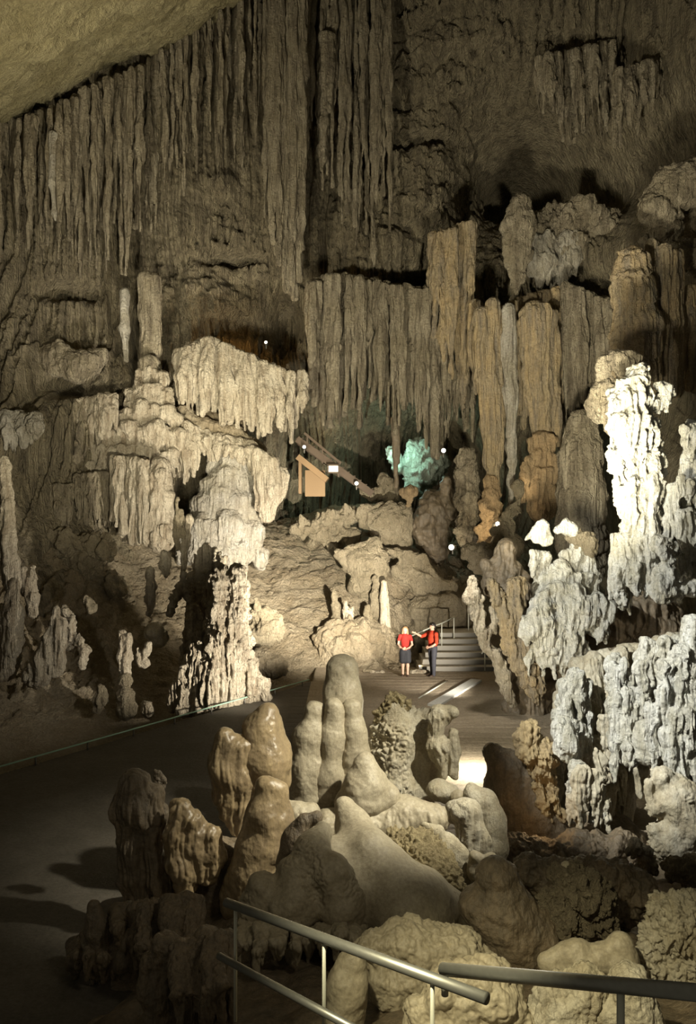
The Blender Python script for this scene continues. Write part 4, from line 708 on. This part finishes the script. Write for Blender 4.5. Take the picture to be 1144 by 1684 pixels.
part('top_rail', e, 'steel', tubes=[((A2, (A2+B2)/2, B2), .031)], n=20)
part('end_cap', e, 'pale_steel', tubes=[((A2+[.01, 0, -.0], A2+[.01, 0, -.13]), .018)], label='white upright stub at the end of the rail')
for px in (1020,): t = on(A2, B2, px); part('post', e, 'pale_steel', tubes=[((t, t-[0, 0, .6]), .016)])
# wooden stairway in the cave mouth
e = empty('wooden_stairway', P(540,810,34)); tag(e, 'dark wooden stairway slanting down to the right in the cave mouth', 'stairs')
s1 = P(488,722,34); s2 = P(612,812,34)
def beam(name, p, q, w, h, mat, par, label=None):
    p = np.array(p); q = np.array(q); d = q-p; L2 = np.linalg.norm(d); d = d/L2; u = np.cross([0, 1, 0], d); u /= np.linalg.norm(u); v = np.cross(d, u)
    M = np.stack([d, v, u], 1); V = []; Fc = []; box(V, Fc, (p+q)/2, (L2/2, w, h), M)
    o = link_mesh(name, np.array(V), Fc, MATS[mat], parent=par, smooth=False)
    if label: o['label'] = label
    return o
beam('stringer', s1, s2, .06, .14, 'wood', e); beam('stringer', s1+[0, 1.3, .0], s2+[0, 1.3, 0], .06, .14, 'wood', e)
beam('handrail', P(500,712,33.9), P(560,762,33.9), .04, .05, 'wood', e); beam('handrail', P(500,712,35.3), P(560,762,35.3), .04, .05, 'wood', e)
for i in range(13):
    q = s1+(s2-s1)*((i+.5)/13); V = []; Fc = []; box(V, Fc, q+[0, .65, .12], (.15, .62, .025)); link_mesh('tread', np.array(V), Fc, MATS['wood'], parent=e, smooth=False)
for px, py in ((505,716),(530,737),(556,759)):
    part('baluster', e, 'wood', boxes=[(P(px,py+12,33.9), (.03, .03, .34))])
e = empty('display_box', P(520,822,33.2)); tag(e, 'orange-lit boxy board structure under the wooden stairway', 'board box')
beam('slanted_top', P(490,752,33.2), P(538,790,33.2), .5, .12, 'orange_lit_board', e)
part('front_panel', e, 'orange_lit_board', boxes=[(P(518,795,33.3), (.42, .05, .55))]); part('side_panel', e, 'orange_lit_board', boxes=[(P(494,785,33.5), (.06, .4, .7))])
e = empty('framed_sign', P(548,772,33.5)); tag(e, 'small pale framed rectangle glowing beside the wooden stairway', 'sign')
part('panel', e, 'panel_light', boxes=[(P(548,771,33.5), (.20, .02, .13))])
part('frame', e, 'wood', boxes=[(P(548,771,33.53)+[0, 0, .16], (.26, .04, .03)), (P(548,771,33.53)-[0, 0, .16], (.26, .04, .03)), (P(548,771,33.53)+[.23, 0, 0], (.03, .04, .16)), (P(548,771,33.53)-[.23, 0, 0], (.03, .04, .16))])
def spotlamp(label, px, py, Y, r=.07, d=(0, -1, .2)):
    p = P(px, py, Y); d = np.array(d, float); d /= np.linalg.norm(d)
    e = empty('cave_spotlight', p); tag(e, label, 'lamp')
    part('housing', e, 'dark_iron_or_shade', tubes=[((p-d*.22, p), r*1.25)]); part('lens', e, 'lens', tubes=[((p, p+d*.02), r)]); part('bracket', e, 'dark_iron_or_shade', boxes=[(p-d*.12-[0, 0, .14], (.02, .02, .1))])
spotlamp('tiny white lamp in the dark niche beside the orange patch of rock', 437, 563, 33.2, .06)
spotlamp('small lit lamp at the upper end of the wooden stairway', 500, 735, 33.4, .07)
spotlamp('small lit lamp halfway down the wooden stairway', 586, 795, 33.4, .08)
spotlamp('small lamp on the tip of rock left of the golden columns', 729, 741, 32.2, .09)
spotlamp('lit lamp on the ground beside the dark shaft', 742, 900, 29.0, .10, (-.5, -1, .1))
spotlamp('lamp glowing between the orange stones below the golden column', 818, 862, 28.9, .09, (.3, -1, .3))
# low stones by the people
for lb, px, py, r, m in [('flat pale stone at the woman\'s feet', 690, 1106, 12, 'cream_calcite'), ('reddish flat stone left of the woman\'s feet', 648, 1111, 7, 'pink_glow_stone'), ('pale stone left of the glow-tinted stone, near the path corner', 620, 1106, 9, 'cream_calcite'), ('dark little stone at the path corner', 604, 1103, 6, 'boulder_rock')]:
    form('stone', lb, 'stone', 26.45, [[(px-r, py, r*.45), (px+r, py, r*.4)]], m, k=3, bu=(1.5, 8))

# ------------------------------------------------------------------ people
def body(name, label, loc, yaw, segs, mat, vox=.0075, k=.022):
    M = frame_dir(yaw); loc = np.array(loc)
    sg = [(M@np.array(a, float)+loc, M@np.array(b, float)+loc, ra, rb) for a, b, ra, rb in segs]
    V, Q = sdf_mesh(sg, vox, k); return V, Q
def chain(pts):
    return [(np.array(p[:3]), np.array(q[:3]), p[3], q[3]) for p, q in zip(pts[:-1], pts[1:])]
def hand(w, d, side, curl=.5):
    """palm and five fingers from wrist w pointing along d (unit); side is the thumb direction"""
    w = np.array(w, float); d = np.array(d, float); d /= np.linalg.norm(d); s = np.array(side, float); s -= d*(s@d); s /= np.linalg.norm(s); nrm = np.cross(d, s)
    out = chain([(*w, .022), (*(w+d*.05+s*.012), .020), (*(w+d*.085+s*.015), .015)]) + chain([(*(w+d*.05-s*.014), .02), (*(w+d*.08-s*.022), .014)])
    for o_, L in ((.030, .068), (.010, .076), (-.010, .070), (-.029, .055)):
        b = w+d*.085+s*o_; m = b+d*L*.5+nrm*L*.12*curl; t = m+d*L*.42*(1-.4*curl)+nrm*L*.4*curl
        out += chain([(*b, .0095), (*m, .0088), (*t, .007)])
    b = w+d*.025+s*.025; m = b+d*.03+s*.03; out += chain([(*b, .013), (*m, .010), (*(m+d*.032+s*.006), .008)])
    return out
def person(label, loc, yaw, H, female, shirt, lower, hair):
    root = empty('person', loc); tag(root, label, 'person')
    q = H/1.7
    def sc(s): return [(a*q, b*q, ra*q, rb*q) for a, b, ra, rb in s]
    sh = .165 if female else .195
    S_ = []
    # torso, front is -y
    S_ += chain([(0, 0, .93, .125), (0, 0, 1.05, .115), (0, -.01, 1.2, .125), (0, 0, 1.34, .115), (0, 0, 1.43, .07), (0, -.01, 1.50, .052)])
    S_ += chain([(-.07, 0, .93, .10), (.07, 0, .93, .10)]) + chain([(-sh, .005, 1.38, .052), (sh, .005, 1.38, .052)])
    # head with face
    S_ += chain([(0, -.005, 1.545, .062), (0, -.012, 1.60, .080), (0, 0, 1.63, .082)]) + chain([(0, -.05, 1.535, .03), (0, -.062, 1.545, .028)])
    S_ += chain([(0, -.086, 1.605, .010), (0, -.103, 1.580, .012)]) + chain([(-.03, -.085, 1.613, .009), (.03, -.085, 1.613, .009)]) + chain([(-.018, -.085, 1.548, .008), (.018, -.085, 1.548, .008)])
    for s in (-1, 1): S_ += chain([(s*.078, .0, 1.60, .010), (s*.084, .006, 1.58, .010)])
    stance = .085 if female else .10
    legs = []
    for s in (-1, 1):
        off = s*stance; fy = (.03 if s < 0 else -.03)
        lg = chain([(s*.085, 0, .90, .088), (off, fy*.4, .70, .075), (off, fy*.6-.005, .50, .055), (off, fy+.01, .36, .056), (off, fy+.01, .10, .036), (off, fy, .05, .037)]) + chain([(off, fy+.035, .035, .033), (off+s*.01, fy-.08, .030, .030), (off+s*.018, fy-.15, .022, .022)])
        legs.append(lg); S_ += lg
    arms = []
    if female:   # hands clasped in front of the waist
        for s in (-1, 1):
            ar = chain([(s*sh, .0, 1.38, .048), (s*.215, .0, 1.25, .042), (s*.235, -.01, 1.10, .036), (s*.16, -.13, 1.02, .031), (s*.075, -.195, .99, .024)]); arms.append(ar)
            S_ += ar + hand((s*.065, -.20, .988), (-s, -.25, -.12), (0, -.3, 1), .8)
    else:        # one hand at the waist, the other arm pointing sideways to the wall
        ar = chain([(sh, 0, 1.38, .052), (.25, -.02, 1.24, .047), (.265, -.03, 1.10, .040), (.20, -.14, 1.01, .034), (.13, -.2, .97, .027)]); arms.append(ar)
        S_ += ar + hand((.12, -.205, .965), (-.8, -.3, -.25), (0, -.4, 1), .7)
        ar = chain([(-sh, 0, 1.38, .052), (-.25, -.12, 1.30, .046), (-.28, -.24, 1.26, .040), (-.27, -.36, 1.32, .034), (-.26, -.46, 1.37, .026)]); arms.append(ar)
        S_ += ar + hand((-.26, -.475, 1.375), (.02, -1, .35), (.8, 0, .6), .35)
    V, Q = body('b', '', loc, yaw, sc(S_), 'skin'); link_mesh('body', V, Q, MATS['skin'], parent=root)
    g = .014
    def grow(s, e=g): return [(a, b, ra+e, rb+e) for a, b, ra, rb in s]
    top = grow(chain([(0, 0, .97, .125), (0, 0, 1.05, .118), (0, -.01, 1.2, .13), (0, 0, 1.34, .118), (0, 0, 1.40, .085)])) + grow(chain([(-sh, .005, 1.375, .052), (sh, .005, 1.375, .052)])) + grow(chain([(-.06, 0, .97, .10), (.06, 0, .97, .10)]))
    if female: top += grow(chain([(-.06, -.07, 1.25, .055), (.06, -.07, 1.25, .055)]), .008)
    for ar in arms: top += grow(ar[:1] if female else ar[:2], .012)
    V, Q = body('t', '', loc, yaw, sc(top), shirt); o = link_mesh('sleeveless_top' if female else 'shirt', V, Q, MATS[shirt], parent=root)
    if female:
        sk = grow(chain([(-.06, 0, .96, .10), (-.075, 0, .80, .115), (-.085, 0, .55, .11)]), .012) + grow(chain([(.06, 0, .96, .10), (.075, 0, .80, .115), (.085, 0, .55, .11)]), .012) + grow(chain([(0, 0, .95, .115), (0, 0, .56, .11)]), .012)
        V, Q = body('s', '', loc, yaw, sc(sk), lower); link_mesh('skirt', V, Q, MATS[lower], parent=root)
        hr = chain([(0, .012, 1.635, .092), (0, .03, 1.60, .09), (0, .055, 1.48, .065), (0, .07, 1.38, .05)]) + chain([(-.075, .01, 1.62, .035), (-.085, .01, 1.48, .035), (-.08, .0, 1.40, .025)]) + chain([(.075, .01, 1.62, .035), (.085, .01, 1.48, .035), (.08, .0, 1.40, .025)])
    else:
        tr = []
        for lg in legs: tr += grow(lg[:5], .016)
        tr += grow(chain([(-.07, 0, .94, .10), (.07, 0, .94, .10)])) + grow(chain([(0, 0, .93, .12), (0, 0, .99, .12)]), .01)
        V, Q = body('s', '', loc, yaw, sc(tr), lower); link_mesh('trousers', V, Q, MATS[lower], parent=root)
        hr = chain([(0, .010, 1.645, .092), (0, .035, 1.60, .085), (0, .045, 1.55, .06)]) + chain([(-.05, -.045, 1.675, .04), (.05, -.045, 1.675, .04)])
    V, Q = body('h', '', loc, yaw, sc(hr), hair); link_mesh('hair', V, Q, MATS[hair], parent=root)
    for lg in legs:
        V, Q = body('f', '', loc, yaw, sc(grow(lg[5:], .008)), 'shoe'); link_mesh('shoe', V, Q, MATS['shoe'], parent=root)
    return root
pw = P(666, 1112, 5.4*F/(1112-CY)); pw[2] = FZ
person('woman in a red sleeveless top and dark skirt, hands clasped, on the platform', pw, math.radians(-8), 1.62, True, 'red_cloth', 'black_cloth', 'blond_hair')
pm = P(711, 1112, 5.4*F/(1112-CY)); pm[2] = FZ
person('dark-haired man in an orange-red shirt and dark trousers, facing the woman', pm, math.radians(-62), 1.74, False, 'orange_cloth', 'navy_cloth', 'dark_hair')
